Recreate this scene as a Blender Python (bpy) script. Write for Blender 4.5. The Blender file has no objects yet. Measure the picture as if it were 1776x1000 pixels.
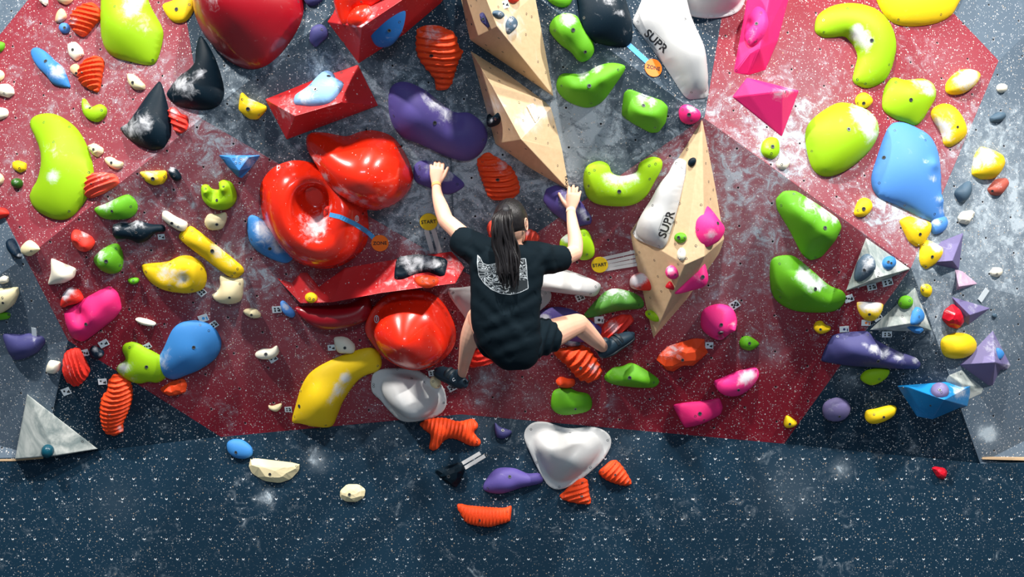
import bpy, bmesh, math, random
import numpy as np
from mathutils import Vector, Matrix
from mathutils.bvhtree import BVHTree
from mathutils.geometry import delaunay_2d_cdt

random.seed(7)
scn = bpy.context.scene
COL = scn.collection

# ------------------------------------------------------------------ camera, world, lamps, exposure
DC = 9.0          # camera stands 9 m in front of the kick board
ZC = 2.3
FPX = 2808.0
cd = bpy.data.cameras.new('camera'); cam = bpy.data.objects.new('camera', cd); COL.objects.link(cam)
cam.location = (0, -DC, ZC); cam.rotation_euler = (math.pi/2, 0, 0)
cd.sensor_width = 36.0; cd.lens = 36.0*FPX/1776.0; cd.clip_end = 100
scn.camera = cam
w = bpy.data.worlds.new('hall_light'); scn.world = w; w.use_nodes = True
w.node_tree.nodes['Background'].inputs[0].default_value = (0.48, 0.74, 1.0, 1)
w.node_tree.nodes['Background'].inputs[1].default_value = 0.17

def lamp(name, loc, target, energy, size, color=(1, 0.96, 0.9), size_y=None):
    l = bpy.data.lights.new(name, 'AREA'); o = bpy.data.objects.new(name, l); COL.objects.link(o)
    l.energy = energy; l.color = color; l.shape = 'RECTANGLE'; l.size = size; l.size_y = size_y or size
    o.location = loc
    o.rotation_euler = (Vector(target)-Vector(loc)).to_track_quat('-Z', 'Y').to_euler()
    return o
lamp('ceiling_flood_lamp', (-5.0, -4.6, 8.8), (-1.2, -0.4, 2.4), 980, 0.32)
lamp('ceiling_flood_lamp', (0.6, -4.6, 9.0), (0.3, -0.4, 2.4), 820, 0.32)
lamp('ceiling_flood_lamp', (6.2, -4.6, 8.6), (2.0, -0.4, 2.4), 1080, 0.32)
lamp('front_fill_light', (0.5, -11, 6.5), (0, 0, 2.4), 270, 3.5, (0.75, 0.88, 1.0), 1.0)  # added frontal fill that brightens the middle of the wall
vs = scn.view_settings
vs.view_transform = 'Standard'; vs.look = 'None'; vs.gamma = 1.0; vs.use_curve_mapping = False
vs.exposure = 0.0

# ------------------------------------------------------------------ helpers
CAM = Vector((0, -DC, ZC))
def ray(px, py): return Vector(((px-888)/FPX, 1.0, -(py-500)/FPX))
def P(px, py, d): return CAM + ray(px, py)*(DC-d)
def tag(o, label=None, cat=None, group=None, kind=None):
    for k, v in (('label', label), ('category', cat), ('group', group), ('kind', kind)):
        if v: o[k] = v
    return o
def lin(r, g, b):
    f = lambda c: (c/255/12.92) if c/255 <= 0.04045 else ((c/255+0.055)/1.055)**2.4
    return (f(r), f(g), f(b), 1)
def mesh_obj(name, verts, faces, mats, parent=None, smooth=True, fm=None, M=None):
    me = bpy.data.meshes.new(name); me.from_pydata([tuple(v) for v in verts], [], faces)
    for m in (mats if isinstance(mats, (list, tuple)) else [mats]): me.materials.append(m)
    if smooth: me.polygons.foreach_set('use_smooth', [True]*len(me.polygons))
    if fm: me.polygons.foreach_set('material_index', fm)
    me.update()
    o = bpy.data.objects.new(name, me); COL.objects.link(o)
    if M is not None: o.matrix_world = M
    if parent: o.parent = parent
    return o

# ------------------------------------------------------------------ procedural materials
def new_mat(name):
    m = bpy.data.materials.new(name); m.use_nodes = True
    nt = m.node_tree; nt.nodes.clear()
    out = nt.nodes.new('ShaderNodeOutputMaterial'); b = nt.nodes.new('ShaderNodeBsdfPrincipled')
    nt.links.new(b.outputs[0], out.inputs[0])
    return m, nt, b
def N(nt, t, **kw):
    n = nt.nodes.new(t)
    for k, v in kw.items():
        if k.startswith('i_'):
            key = k[2:]; key = int(key) if key.isdigit() else key
            if hasattr(v, 'is_output'): nt.links.new(v, n.inputs[key])
            else: n.inputs[key].default_value = v
        else: setattr(n, k, v)
    return n
def mth(nt, op, a, b=None, c=None):
    n = nt.nodes.new('ShaderNodeMath'); n.operation = op
    for i, v in enumerate((a, b, c)):
        if v is None: continue
        if hasattr(v, 'is_output'): nt.links.new(v, n.inputs[i])
        else: n.inputs[i].default_value = v
    return n.outputs[0]
def sstep(nt, v, lo, hi):
    n = nt.nodes.new('ShaderNodeMapRange'); n.interpolation_type = 'SMOOTHSTEP'
    nt.links.new(v, n.inputs[0])
    for i, x in ((1, lo), (2, hi)):
        if hasattr(x, 'is_output'): nt.links.new(x, n.inputs[i])
        else: n.inputs[i].default_value = x
    return n.outputs[0]
def mix(nt, f, a, b):
    n = nt.nodes.new('ShaderNodeMix'); n.data_type = 'RGBA'
    for s, v in ((0, f), (6, a), (7, b)):
        if hasattr(v, 'is_output'): nt.links.new(v, n.inputs[s])
        else: n.inputs[s].default_value = v
    return n.outputs[2]
def noise(nt, vec, scale, detail=4, rough=0.55, dist=0.0):
    n = N(nt, 'ShaderNodeTexNoise', i_Scale=scale, i_Detail=detail, i_Roughness=rough, i_Distortion=dist)
    nt.links.new(vec, n.inputs['Vector']); return n.outputs[0]
CHALK = (0.43, 0.50, 0.56, 1)

def speckle(nt, vec, scale, thr):
    v = N(nt, 'ShaderNodeTexVoronoi', i_Scale=scale); nt.links.new(vec, v.inputs['Vector'])
    s = N(nt, 'ShaderNodeSeparateColor'); nt.links.new(v.outputs['Color'], s.inputs[0])
    r = mth(nt, 'MULTIPLY', mth(nt, 'POWER', s.outputs[0], 3.0), thr)
    return mth(nt, 'LESS_THAN', v.outputs['Distance'], r), s.outputs[1]

def wall_paint(name, base, chalky, spec):
    """painted plywood: coloured paint, sprayed chips, chalk dust smears, a lattice of bolt holes"""
    m, nt, b = new_mat(name)
    geo = N(nt, 'ShaderNodeNewGeometry'); pos = geo.outputs['Position']
    at = N(nt, 'ShaderNodeAttribute', attribute_name='chalk').outputs['Fac']
    kick = N(nt, 'ShaderNodeAttribute', attribute_name='kick').outputs['Fac']
    n1 = noise(nt, pos, 2.6, 8, 0.62, 0.7); n2 = noise(nt, pos, 13, 6, 0.7, 1.2); n3 = noise(nt, pos, 150, 2, 0.6)
    mp = N(nt, 'ShaderNodeMapping', i_Rotation=(0, 0.6, 0), i_Scale=(1, 1, 3)); nt.links.new(pos, mp.inputs[0])
    n4 = noise(nt, mp.outputs[0], 9, 4, 0.6, 0.6)
    s = mth(nt, 'ADD', mth(nt, 'MULTIPLY', n1, 1.0), mth(nt, 'MULTIPLY', n2, 1.5))
    s = mth(nt, 'ADD', s, mth(nt, 'MULTIPLY', n4, 0.35))
    s = mth(nt, 'ADD', s, mth(nt, 'MULTIPLY', at, 0.30))
    smear = sstep(nt, s, 1.52, 2.22)
    grain = sstep(nt, mth(nt, 'ADD', n3, mth(nt, 'MULTIPLY', smear, 0.55)), 0.5, 1.0)
    dust = mth(nt, 'MULTIPLY', smear, mth(nt, 'ADD', mth(nt, 'MULTIPLY', grain, 0.75), 0.5))
    dust = mth(nt, 'MULTIPLY', dust, chalky)
    dust = mth(nt, 'MINIMUM', mth(nt, 'ADD', dust, mth(nt, 'MULTIPLY', at, 0.17)), 0.9)
    col = mix(nt, noise(nt, pos, 1.3, 3), base, tuple(c*0.75 for c in base[:3])+(1,))
    col = mix(nt, dust, col, CHALK)
    # sprayed chips
    sp1, c1 = speckle(nt, pos, 78, spec*0.78); sp2, c2 = speckle(nt, pos, 140, spec*1.0)
    chip = mix(nt, c1, (0.55, 0.40, 0.26, 1), (0.85, 0.88, 0.92, 1))
    col = mix(nt, mth(nt, 'MULTIPLY', sp1, mth(nt, 'SUBTRACT', 0.8, mth(nt, 'MULTIPLY', kick, 0.4))), col, chip)
    col = mix(nt, mth(nt, 'MULTIPLY', sp2, mth(nt, 'SUBTRACT', 0.65, mth(nt, 'MULTIPLY', kick, 0.45))), col, (0.68, 0.68, 0.70, 1))
    # bolt holes: staggered lattice, rotated on the upper panels, level on the kick board
    sx = N(nt, 'ShaderNodeSeparateXYZ'); nt.links.new(pos, sx.inputs[0])
    def lattice(ang, px_, pz_, offx, offz):
        X, Z = sx.outputs[0], sx.outputs[2]
        a = mth(nt, 'ADD', mth(nt, 'MULTIPLY', X, math.cos(ang)), mth(nt, 'MULTIPLY', Z, math.sin(ang)))
        c = mth(nt, 'ADD', mth(nt, 'MULTIPLY', X, -math.sin(ang)), mth(nt, 'MULTIPLY', Z, math.cos(ang)))
        c = mth(nt, 'ADD', c, offz)
        row = mth(nt, 'FLOOR', mth(nt, 'DIVIDE', c, pz_))
        a = mth(nt, 'ADD', mth(nt, 'ADD', a, offx), mth(nt, 'MULTIPLY', mth(nt, 'MODULO', mth(nt, 'ABSOLUTE', row), 2.0), px_*0.5))
        fa = mth(nt, 'MULTIPLY', mth(nt, 'SUBTRACT', mth(nt, 'FRACT', mth(nt, 'DIVIDE', a, px_)), 0.5), px_)
        fc = mth(nt, 'MULTIPLY', mth(nt, 'SUBTRACT', mth(nt, 'FRACT', mth(nt, 'DIVIDE', c, pz_)), 0.5), pz_)
        d = mth(nt, 'SQRT', mth(nt, 'ADD', mth(nt, 'MULTIPLY', fa, fa), mth(nt, 'MULTIPLY', fc, fc)))
        f2 = mth(nt, 'ADD', fc, 0.0035)
        d2 = mth(nt, 'SQRT', mth(nt, 'ADD', mth(nt, 'MULTIPLY', fa, fa), mth(nt, 'MULTIPLY', f2, f2)))
        return d, d2
    du, du2 = lattice(0.62, 0.20, 0.17, 0.0, 0.0)
    dk, dk2 = lattice(0.0, 0.122, 0.1115, 0.03, 0.035)
    inv = mth(nt, 'SUBTRACT', 1.0, kick)
    hole_u = mth(nt, 'MULTIPLY', mth(nt, 'LESS_THAN', du, 0.0055), inv)
    rim_u = mth(nt, 'MULTIPLY', mth(nt, 'LESS_THAN', du2, 0.0075), inv)
    hole_k = mth(nt, 'MULTIPLY', mth(nt, 'LESS_THAN', dk, 0.0045), kick)
    rim_k = mth(nt, 'MULTIPLY', mth(nt, 'LESS_THAN', dk2, 0.0068), kick)
    col = mix(nt, mth(nt, 'MULTIPLY', rim_u, 0.35), col, (0.6, 0.6, 0.62, 1))
    col = mix(nt, mth(nt, 'MULTIPLY', rim_k, 0.8), col, (0.7, 0.75, 0.8, 1))
    col = mix(nt, mth(nt, 'MAXIMUM', hole_u, hole_k), col, (0.004, 0.004, 0.006, 1))
    nt.links.new(col, b.inputs['Base Color'])
    b.inputs['Roughness'].default_value = 0.62; b.inputs['Specular IOR Level'].default_value = 0.22
    bp = N(nt, 'ShaderNodeBump', i_Strength=0.25, i_Distance=0.002); nt.links.new(noise(nt, pos, 220, 2), bp.inputs['Height'])
    nt.links.new(bp.outputs[0], b.inputs['Normal'])
    return m

def hold_mat(name, base, rough=0.5, coat=0.0, chips=0.0, tint=0.0, spec=0.3):
    m, nt, b = new_mat(name)
    tc = N(nt, 'ShaderNodeTexCoord').outputs['Object']
    oi = N(nt, 'ShaderNodeObjectInfo')
    off = N(nt, 'ShaderNodeVectorMath', operation='ADD'); nt.links.new(tc, off.inputs[0]); nt.links.new(oi.outputs['Location'], off.inputs[1])
    v = off.outputs[0]
    at = N(nt, 'ShaderNodeAttribute', attribute_name='chalk').outputs['Fac']
    nA = noise(nt, v, 22, 6, 0.65, 0.8); nB = noise(nt, v, 160, 3, 0.6)
    s = mth(nt, 'ADD', mth(nt, 'MULTIPLY', at, 0.95), mth(nt, 'MULTIPLY', mth(nt, 'SUBTRACT', nA, 0.5), 2.0))
    s = mth(nt, 'ADD', s, mth(nt, 'MULTIPLY', mth(nt, 'SUBTRACT', nB, 0.5), 0.35))
    dust = mth(nt, 'MULTIPLY', sstep(nt, s, 0.22, 1.25), 0.92)
    dust = mth(nt, 'MAXIMUM', dust, mth(nt, 'MULTIPLY', sstep(nt, nA, 0.62, 0.85), 0.18))
    col = mix(nt, noise(nt, v, 6, 3), tuple(c*(1-tint) for c in base[:3])+(1,), base)
    col = mix(nt, dust, col, (0.68, 0.69, 0.73, 1))
    if chips:
        sp, _ = speckle(nt, v, 60, chips); col = mix(nt, mth(nt, 'MULTIPLY', sp, 0.6), col, (0.85, 0.82, 0.8, 1))
    nt.links.new(col, b.inputs['Base Color'])
    r = mth(nt, 'ADD', mth(nt, 'MULTIPLY', dust, 0.4), rough)
    nt.links.new(mth(nt, 'MINIMUM', r, 0.9), b.inputs['Roughness'])
    b.inputs['Coat Weight'].default_value = coat; b.inputs['Coat Roughness'].default_value = 0.08
    b.inputs['Specular IOR Level'].default_value = spec
    if not coat:
        bp = N(nt, 'ShaderNodeBump', i_Strength=0.2, i_Distance=0.0015); nt.links.new(nB, bp.inputs['Height'])
        nt.links.new(bp.outputs[0], b.inputs['Normal'])
    return m
def plain(name, base, rough=0.5, metal=0.0):
    m, nt, b = new_mat(name)
    tc = N(nt, 'ShaderNodeTexCoord').outputs['Object']
    col = mix(nt, noise(nt, tc, 40, 3), tuple(c*0.9 for c in base[:3])+(1,), base)
    nt.links.new(col, b.inputs['Base Color']); b.inputs['Roughness'].default_value = rough; b.inputs['Metallic'].default_value = metal
    return m

M = {}
M['red_paint'] = wall_paint('red_wall_paint', lin(140, 22, 42), 0.95, 0.42)
M['slate_paint'] = wall_paint('slate_wall_paint', lin(4, 40, 60), 0.85, 0.42)
M['lit_slate_paint'] = wall_paint('lit_slate_wall_paint', lin(84, 100, 116), 0.8, 0.42)  # slate with the side panels' dust and brighter light put into its colour
M['ply'] = plain('plywood_edge', lin(196, 164, 128), 0.7)
for k, c, kw in [
    ('lime', (150, 196, 12), {}), ('green', (92, 164, 22), {}), ('forest', (74, 132, 48), {}),
    ('yellow', (240, 200, 20), {}), ('orange', (238, 74, 26), {}), ('salmon', (232, 76, 56), {}),
    ('coral', (226, 50, 38), {}), ('pink', (238, 44, 130), {}), ('hotpink', (226, 34, 112), {}),
    ('beige', (232, 216, 172), {}), ('cream', (236, 228, 208), {}), ('peach', (235, 180, 140), {}),
    ('blue', (56, 128, 196), {}), ('skyblue', (78, 138, 212), {}), ('deepblue', (30, 100, 170), {}),
    ('navy', (8, 30, 48), {'rough': 0.5, 'spec': 0.15}), ('black', (6, 26, 38), {'rough': 0.55, 'spec': 0.15}), ('purple', (88, 76, 140), {}),
    ('violet', (84, 72, 140), {}), ('indigo', (64, 64, 116), {}), ('lilac', (112, 104, 148), {}), ('mauve', (190, 160, 184), {}),
    ('teal', (10, 70, 88), {'rough': 0.3}), ('olive', (50, 96, 30), {'rough': 0.3}), ('brick', (176, 84, 70), {}),
    ('slate', (70, 92, 110), {}), ('crimson', (196, 20, 40), {'rough': 0.3}), ('paleblue', (130, 170, 214), {}),
    ('gwhite', (200, 200, 200), {'rough': 0.48, 'spec': 0.3}),
    ('gloss_red', (226, 40, 16), {'rough': 0.25, 'coat': 0.6, 'chips': 0.16}),
    ('vol_red', (196, 40, 44), {'rough': 0.42, 'chips': 0.25}),
    ('darkred', (150, 12, 28), {'rough': 0.35, 'coat': 0.35, 'chips': 0.06}),
    ('vol_blue', (24, 124, 186), {'rough': 0.4}), ('vol_lilac', (128, 112, 168), {})]:
    kw = dict(dict(rough=0.6, tint=0.12), **kw)
    M[k] = hold_mat(k+'_resin', lin(*c), **kw)

def wood():
    m, nt, b = new_mat('birch_plywood')
    tc = N(nt, 'ShaderNodeTexCoord').outputs['Object']
    mp = N(nt, 'ShaderNodeMapping', i_Scale=(14, 1.5, 14)); nt.links.new(tc, mp.inputs[0])
    g = noise(nt, mp.outputs[0], 3, 6, 0.6, 0.3)
    col = mix(nt, g, lin(192, 160, 122), lin(222, 192, 154))
    at = N(nt, 'ShaderNodeAttribute', attribute_name='chalk').outputs['Fac']
    nA = noise(nt, tc, 14, 6, 0.65, 0.8)
    s = mth(nt, 'ADD', mth(nt, 'MULTIPLY', at, 1.0), mth(nt, 'MULTIPLY', mth(nt, 'SUBTRACT', nA, 0.5), 1.5))
    col = mix(nt, mth(nt, 'MULTIPLY', sstep(nt, s, 0.25, 1.0), 0.75), col, (0.78, 0.76, 0.74, 1))
    nt.links.new(col, b.inputs['Base Color']); b.inputs['Roughness'].default_value = 0.55
    return m
def marble():
    m, nt, b = new_mat('grey_marbled_panel')
    tc = N(nt, 'ShaderNodeTexCoord').outputs['Object']
    g = noise(nt, tc, 4, 8, 0.65, 2.5)
    col = mix(nt, sstep(nt, g, 0.3, 0.75), lin(120, 134, 134), lin(212, 214, 208))
    nt.links.new(col, b.inputs['Base Color']); b.inputs['Roughness'].default_value = 0.5
    return m
M['wood'] = wood(); M['marble'] = marble()
M['steel'] = plain('bolt_steel', (0.16, 0.17, 0.18, 1), 0.35, 0.8)
M['hole'] = plain('bolt_recess', (0.008, 0.008, 0.01, 1), 0.6)
M['ink'] = plain('black_print', (0.012, 0.012, 0.016, 1), 0.6)
M['whiteprint'] = plain('white_print', (0.7, 0.74, 0.78, 1), 0.6)
M['card'] = plain('white_card', lin(214, 222, 228), 0.5)
M['tape_white'] = plain('white_tape', lin(206, 204, 204), 0.55)
M['tape_blue'] = plain('blue_tape', lin(66, 160, 224), 0.5)
M['tag_yellow'] = plain('yellow_tag', lin(246, 206, 10), 0.45)
M['tag_orange'] = plain('orange_tag', lin(250, 120, 14), 0.45)
M['mat'] = plain('crash_mat_vinyl', lin(60, 70, 80), 0.6)

# ------------------------------------------------------------------ the wall, a shell of flat plywood facets
def iw(d): return 1.0/(DC-d)
def plane_iw(a, b, c):
    A = np.array([[a[0], a[1], 1], [b[0], b[1], 1], [c[0], c[1], 1]], float)
    return np.linalg.solve(A, np.array([iw(a[2]), iw(b[2]), iw(c[2])]))
def ev(pl, x, y): return DC-1.0/(pl[0]*x+pl[1]*y+pl[2])
K1 = (75, 792); K2 = (380, 757); K3 = (800, 718); K4 = (1360, 769); K5 = (1700, 803)
T = (765, -125); TD = 1.03
BL = plane_iw((*K2, 0), (*K3, 0), (*T, TD)); BR = plane_iw((*K3, 0), (*K4, 0), (*T, TD))
Q1 = (60, 435); E1 = (118, 590); P1 = (1580, 464)
def w3(p, pl): return (*p, ev(pl, *p))
A_ = plane_iw(w3(Q1, BL), (*T, TD), (0, 0, 0.18))
C_ = plane_iw((*T, TD), w3(P1, BR), (1732, 105, 0.06))
X_ = (-320, 690, -0.3); Y_ = (2100, 600, -0.62)
L1 = (-95, 177); N1 = (1732, 105)
LT = (-320, -260); RT = (2100, -260)
FAC = [  # polygon (pixels of the frame), plane
    ([Q1, T, (765, -260), LT, (-320, 60), L1], A_),
    ([K1, K2, K3, T, Q1, E1], BL),
    ([K3, K4, K5, P1, T], BR),
    ([T, P1, N1, RT, (765, -260)], C_),
]
def seg_tri(a, b, c): return ([a[:2], b[:2], c[:2]], plane_iw(a, b, c))
KD = lambda p: (*p, 0.0)
FAC += [seg_tri(w3(L1, A_), w3(Q1, BL), X_), seg_tri(w3(Q1, BL), w3(E1, BL), X_), seg_tri(w3(E1, BL), KD(K1), X_)]
FAC += [seg_tri(KD(K1), (-320, 801, -0.06), X_), seg_tri(w3(L1, A_), w3((-320, 60), A_), X_)]
FAC += [seg_tri(w3(P1, BR), w3(N1, C_), Y_), seg_tri(w3(P1, BR), KD(K5), Y_), seg_tri(w3(N1, C_), w3(RT, C_), Y_), seg_tri(KD(K5), (2100, 796, -0.3), Y_)]
KICK = [K1, K2, K3, K4, K5, (2100, 800), (2100, 1217), (-320, 1217), (-320, 801)]
LITF = range(4, len(FAC))  # side facets that get the slate with brighter light in its colour
FAC.append((KICK, None))
RED = [L1, (110, -76), (300, -76), (322, 26), (336, 112), (345, 203), (820, 480), (1222, 203), (1270, -76), (1560, -76), N1, P1, K4, K3, (383, 757), E1]

def inside(poly, X, Y):
    X = np.asarray(X, float); Y = np.asarray(Y, float); r = np.zeros(X.shape, bool)
    n = len(poly)
    for i in range(n):
        x1, y1 = poly[i][:2]; x2, y2 = poly[(i+1) % n][:2]
        if y1 == y2: continue
        c = ((y1 > Y) != (y2 > Y)) & (X < (x2-x1)*(Y-y1)/(y2-y1)+x1)
        r ^= c
    return r
CHALKY = [(110,130,120,.5),(40,290,90,.5),(300,150,60,.5),(230,60,90,.5),(390,210,110,.7),(450,150,100,.4),(560,90,70,.3),(640,200,120,.3),(700,300,150,.7),(820,330,130,.8),
  (870,60,90,.2),(950,240,130,.8),(1000,160,110,.5),(640,150,110,.5),(1040,230,100,.7),(1130,300,80,.5),(1250,180,90,.5),(1400,120,100,.6),(1390,220,80,.5),(1310,320,110,.6),(1230,330,60,.5),(1400,320,100,.5),
  (1550,360,60,.9),(1640,110,70,.5),(1700,380,140,.9),(1740,260,110,.7),(1600,500,80,.6),(1720,520,110,.6),(1280,460,100,.4),(1220,520,70,.5),(1310,420,90,.4),(1080,440,90,.4),
  (1180,560,60,.2),(430,410,90,.4),(350,420,120,.3),(250,330,110,.5),(180,440,80,.3),(400,500,70,.5),(470,590,110,.3),(560,610,80,.3),(380,570,80,.3),(740,400,80,.4),
  (900,650,110,.35),(850,690,50,.4),(640,700,60,.4),(300,660,70,.2),(1060,690,80,.15),(1350,560,90,.2),(1640,640,60,.4),(1712,752,16,2.6),(550,800,14,1.3),(462,862,12,1.1),(545,790,10,1.0),(1460,812,14,1.2),(1370,850,50,.3),(1470,660,20,1.0),
  (1340,610,22,.9),(1290,610,22,.6),(845,655,18,.9),(930,690,16,.7),(1060,700,10,.6),(60,450,50,.4),(100,560,60,.2),(200,870,40,.15),(1080,780,40,.1)]
def chalk_at(x, y, lst, soft=1.0):
    c = 0.0
    for cx, cy, r, s in lst:
        q = ((x-cx)**2+(y-cy)**2)/(r*r)
        if q < 6: c += s*math.exp(-q)
    return c
def build_wall():
    segs = []; pts = []; key = {}
    def pid(p):
        k = (round(p[0], 2), round(p[1], 2))
        if k not in key: key[k] = len(pts); pts.append(Vector((p[0], p[1])))
        return key[k]
    for poly in [f[0] for f in FAC]+[RED]:
        for i in range(len(poly)): segs.append((pid(poly[i][:2]), pid(poly[(i+1) % len(poly)][:2])))
    for gy in np.arange(-255, 1217, 13.0):
        for gx in np.arange(-315, 2100, 13.0):
            pts.append(Vector((gx+random.uniform(-2, 2), gy+random.uniform(-2, 2))))
    V, E, F, _, _, _ = delaunay_2d_cdt(pts, segs, [], 0, 1e-4)
    vx = np.array([v[0] for v in V]); vy = np.array([v[1] for v in V])
    C = np.array([[(vx[f[0]]+vx[f[1]]+vx[f[2]])/3, (vy[f[0]]+vy[f[1]]+vy[f[2]])/3] for f in F])
    fac = np.full(len(F), -1)
    for i, (poly, pl) in enumerate(FAC): fac[inside(poly, C[:, 0], C[:, 1]) & (fac < 0)] = i
    red = inside(RED, C[:, 0], C[:, 1])
    verts = []; vid = {}; faces = []; fm = []; px = []; kk = []
    for fi, f in enumerate(F):
        a = fac[fi]
        if a < 0: continue
        t = []
        for v in f:
            k = (v, a)
            if k not in vid:
                pl = FAC[a][1]; d = 0.0 if pl is None else ev(pl, vx[v], vy[v])
                vid[k] = len(verts); verts.append(P(vx[v], vy[v], d)); px.append((vx[v], vy[v])); kk.append(1.0 if pl is None else 0.0)
            t.append(vid[k])
        faces.append(t[::-1] if False else t); fm.append(0 if red[fi] else (2 if a in LITF or (C[fi][0] > 1560 and C[fi][1] < 200) or (C[fi][0] < 90 and C[fi][1] < 400) else 1))
    o = mesh_obj('wall_back', verts, faces, [M['red_paint'], M['slate_paint'], M['lit_slate_paint']], smooth=False, fm=fm)
    me = o.data
    a = me.attributes.new('chalk', 'FLOAT', 'POINT'); a.data.foreach_set('value', [chalk_at(x, y, CHALKY) for x, y in px])
    a = me.attributes.new('kick', 'FLOAT', 'POINT'); a.data.foreach_set('value', kk)
    bm = bmesh.new(); bm.from_mesh(me)
    bmesh.ops.recalc_face_normals(bm, faces=bm.faces)
    for f in bm.faces:
        if f.normal.y > 0: f.normal_flip()
    bm.to_mesh(me); bm.free()
    tag(o, kind='structure')
    return o, BVHTree.FromPolygons([Vector(v) for v in verts], faces)
wall, WB = build_wall()
SUP = [WB]
def cast(px, py, bvhs=None):
    r = ray(px, py).normalized(); best = None
    for b in (bvhs or SUP):
        h = b.ray_cast(CAM, r)
        if h[0] is not None and (best is None or h[3] < best[3]): best = h
    if best is None: return P(px, py, 0), Vector((0, -1, 0))
    n = best[1]
    if n.dot(r) > 0: n = -n
    return best[0], n
def box(name, lo, hi, mat, **k):
    x0, y0, z0 = lo; x1, y1, z1 = hi
    v = [(x0,y0,z0),(x1,y0,z0),(x1,y1,z0),(x0,y1,z0),(x0,y0,z1),(x1,y0,z1),(x1,y1,z1),(x0,y1,z1)]
    f = [(0,3,2,1),(4,5,6,7),(0,1,5,4),(1,2,6,5),(2,3,7,6),(3,0,4,7)]
    return mesh_obj(name, v, f, mat, smooth=False, **k)
tag(box('floor', (-9, -12, -0.1), (9, 0.6, 0.0), M['mat']), kind='structure')
def strip3(name, pts, mat, depth=0.02, thick=0.012):
    """thin plywood ledge along a run of pixel points lying on the kick plane"""
    vs_, fs = [], []
    for i, (x, y, d) in enumerate(pts):
        p = P(x, y, d)
        vs_ += [p+Vector((0, -0.004, thick/2)), p+Vector((0, -0.004, -thick/2)), p+Vector((0, depth, -thick/2)), p+Vector((0, depth, thick/2))]
        if i:
            a, b = 4*(i-1), 4*i
            fs += [(a, b, b+1, a+1), (a+1, b+1, b+2, a+2), (a+2, b+2, b+3, a+3), (a+3, b+3, b, a)]
    n = len(pts)*4
    fs += [(0, 1, 2, 3), (n-1, n-2, n-3, n-4)]
    return tag(mesh_obj(name, vs_, fs, mat, smooth=False), kind='structure')
strip3('trim_1', [(-320, 800, 0.0), (25, 797, 0.0), (75, 793, 0.0)], M['ply'])
strip3('trim_2', [(1703, 794, 0.0), (1776, 796, 0.0), (2100, 799, 0.0)], M['ply'], 0.3)

# ------------------------------------------------------------------ bolts
def ring_mesh(name, ro, ri, dz):
    n = 12; v, f, fm = [], [], []
    for r, z in ((ro*1.05, -0.002), (ro, dz), (ri, dz), (ri*0.8, dz-0.0012)):
        for i in range(n):
            a = 2*math.pi*i/n; v.append((r*math.cos(a), r*math.sin(a), z))
    for k in range(3):
        for i in range(n):
            j = (i+1) % n; f.append((k*n+i, k*n+j, (k+1)*n+j, (k+1)*n+i)); fm.append(0 if k < 2 else 1)
    f.append(tuple(3*n+i for i in range(n))); fm.append(1)
    me = bpy.data.meshes.new(name); me.from_pydata(v, [], f); me.materials.append(M['steel']); me.materials.append(M['hole'])
    me.polygons.foreach_set('material_index', fm); me.update(); return me
BOLT = ring_mesh('bolt', 0.0105, 0.0068, 0.0022)
SCREW = ring_mesh('screw', 0.0062, 0.0052, 0.0010)
def frame(n, c):
    n = n.normalized(); u = Vector((0, 0, 1)).cross(n)
    if u.length < 0.05: u = Vector((1, 0, 0))
    u.normalize()
    if u.x < 0: u = -u
    v = n.cross(u)
    return Matrix(((u.x, v.x, n.x, c.x), (u.y, v.y, n.y, c.y), (u.z, v.z, n.z, c.z), (0, 0, 0, 1)))
def add_fixing(parent, bvh_w, px, py, me, scale=1.0):
    h = bvh_w.ray_cast(CAM, ray(px, py).normalized())
    if h[0] is None: return
    n = h[1] if h[1].dot(ray(px, py)) < 0 else -h[1]
    o = bpy.data.objects.new(me.name.split('.')[0], me); COL.objects.link(o)
    Mx = frame(n, h[0]) @ Matrix.Scale(scale, 4)
    o.parent = parent; o.matrix_parent_inverse = Matrix(); 
    o.matrix_basis = parent.matrix_world.inverted() @ Mx
    return o

# ------------------------------------------------------------------ sculpted holds
def catmull(p, step):
    p = [np.array(q, float) for q in p]; n = len(p); out = []
    for i in range(n):
        a, b, c, d = p[i-1], p[i], p[(i+1) % n], p[(i+2) % n]
        k = max(2, int(np.linalg.norm(c-b)/step))
        for j in range(k):
            t = j/k
            out.append(0.5*((2*b)+(-a+c)*t+(2*a-5*b+4*c-d)*t*t+(-a+3*b-3*c+d)*t**3))
    return out
def chaikin(p, step, it=3, r=0.13):
    p = [np.array(q, float) for q in p]
    for _ in range(it):
        q = []
        for i in range(len(p)):
            a, b = p[i], p[(i+1) % len(p)]; q += [a*(1-r)+b*r, a*r+b*(1-r)]
        p = q; r = 0.25
    out = []
    for i in range(len(p)):
        a, b = p[i], p[(i+1) % len(p)]; k = max(1, int(round(np.linalg.norm(b-a)/step)))
        out += [a+(b-a)*j/k for j in range(k)]
    # drop near duplicates
    res = [out[0]]
    for q in out[1:]:
        if np.linalg.norm(q-res[-1]) > step*0.45: res.append(q)
    if np.linalg.norm(res[0]-res[-1]) < step*0.45: res.pop()
    return res
def ell(cx, cy, rx, ry, rot=0, n=10):
    r = math.radians(rot)
    return [(cx+rx*math.cos(t)*math.cos(r)-ry*math.sin(t)*math.sin(r), cy+rx*math.cos(t)*math.sin(r)+ry*math.sin(t)*math.cos(r)) for t in [2*math.pi*i/n for i in range(n)]]

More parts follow.
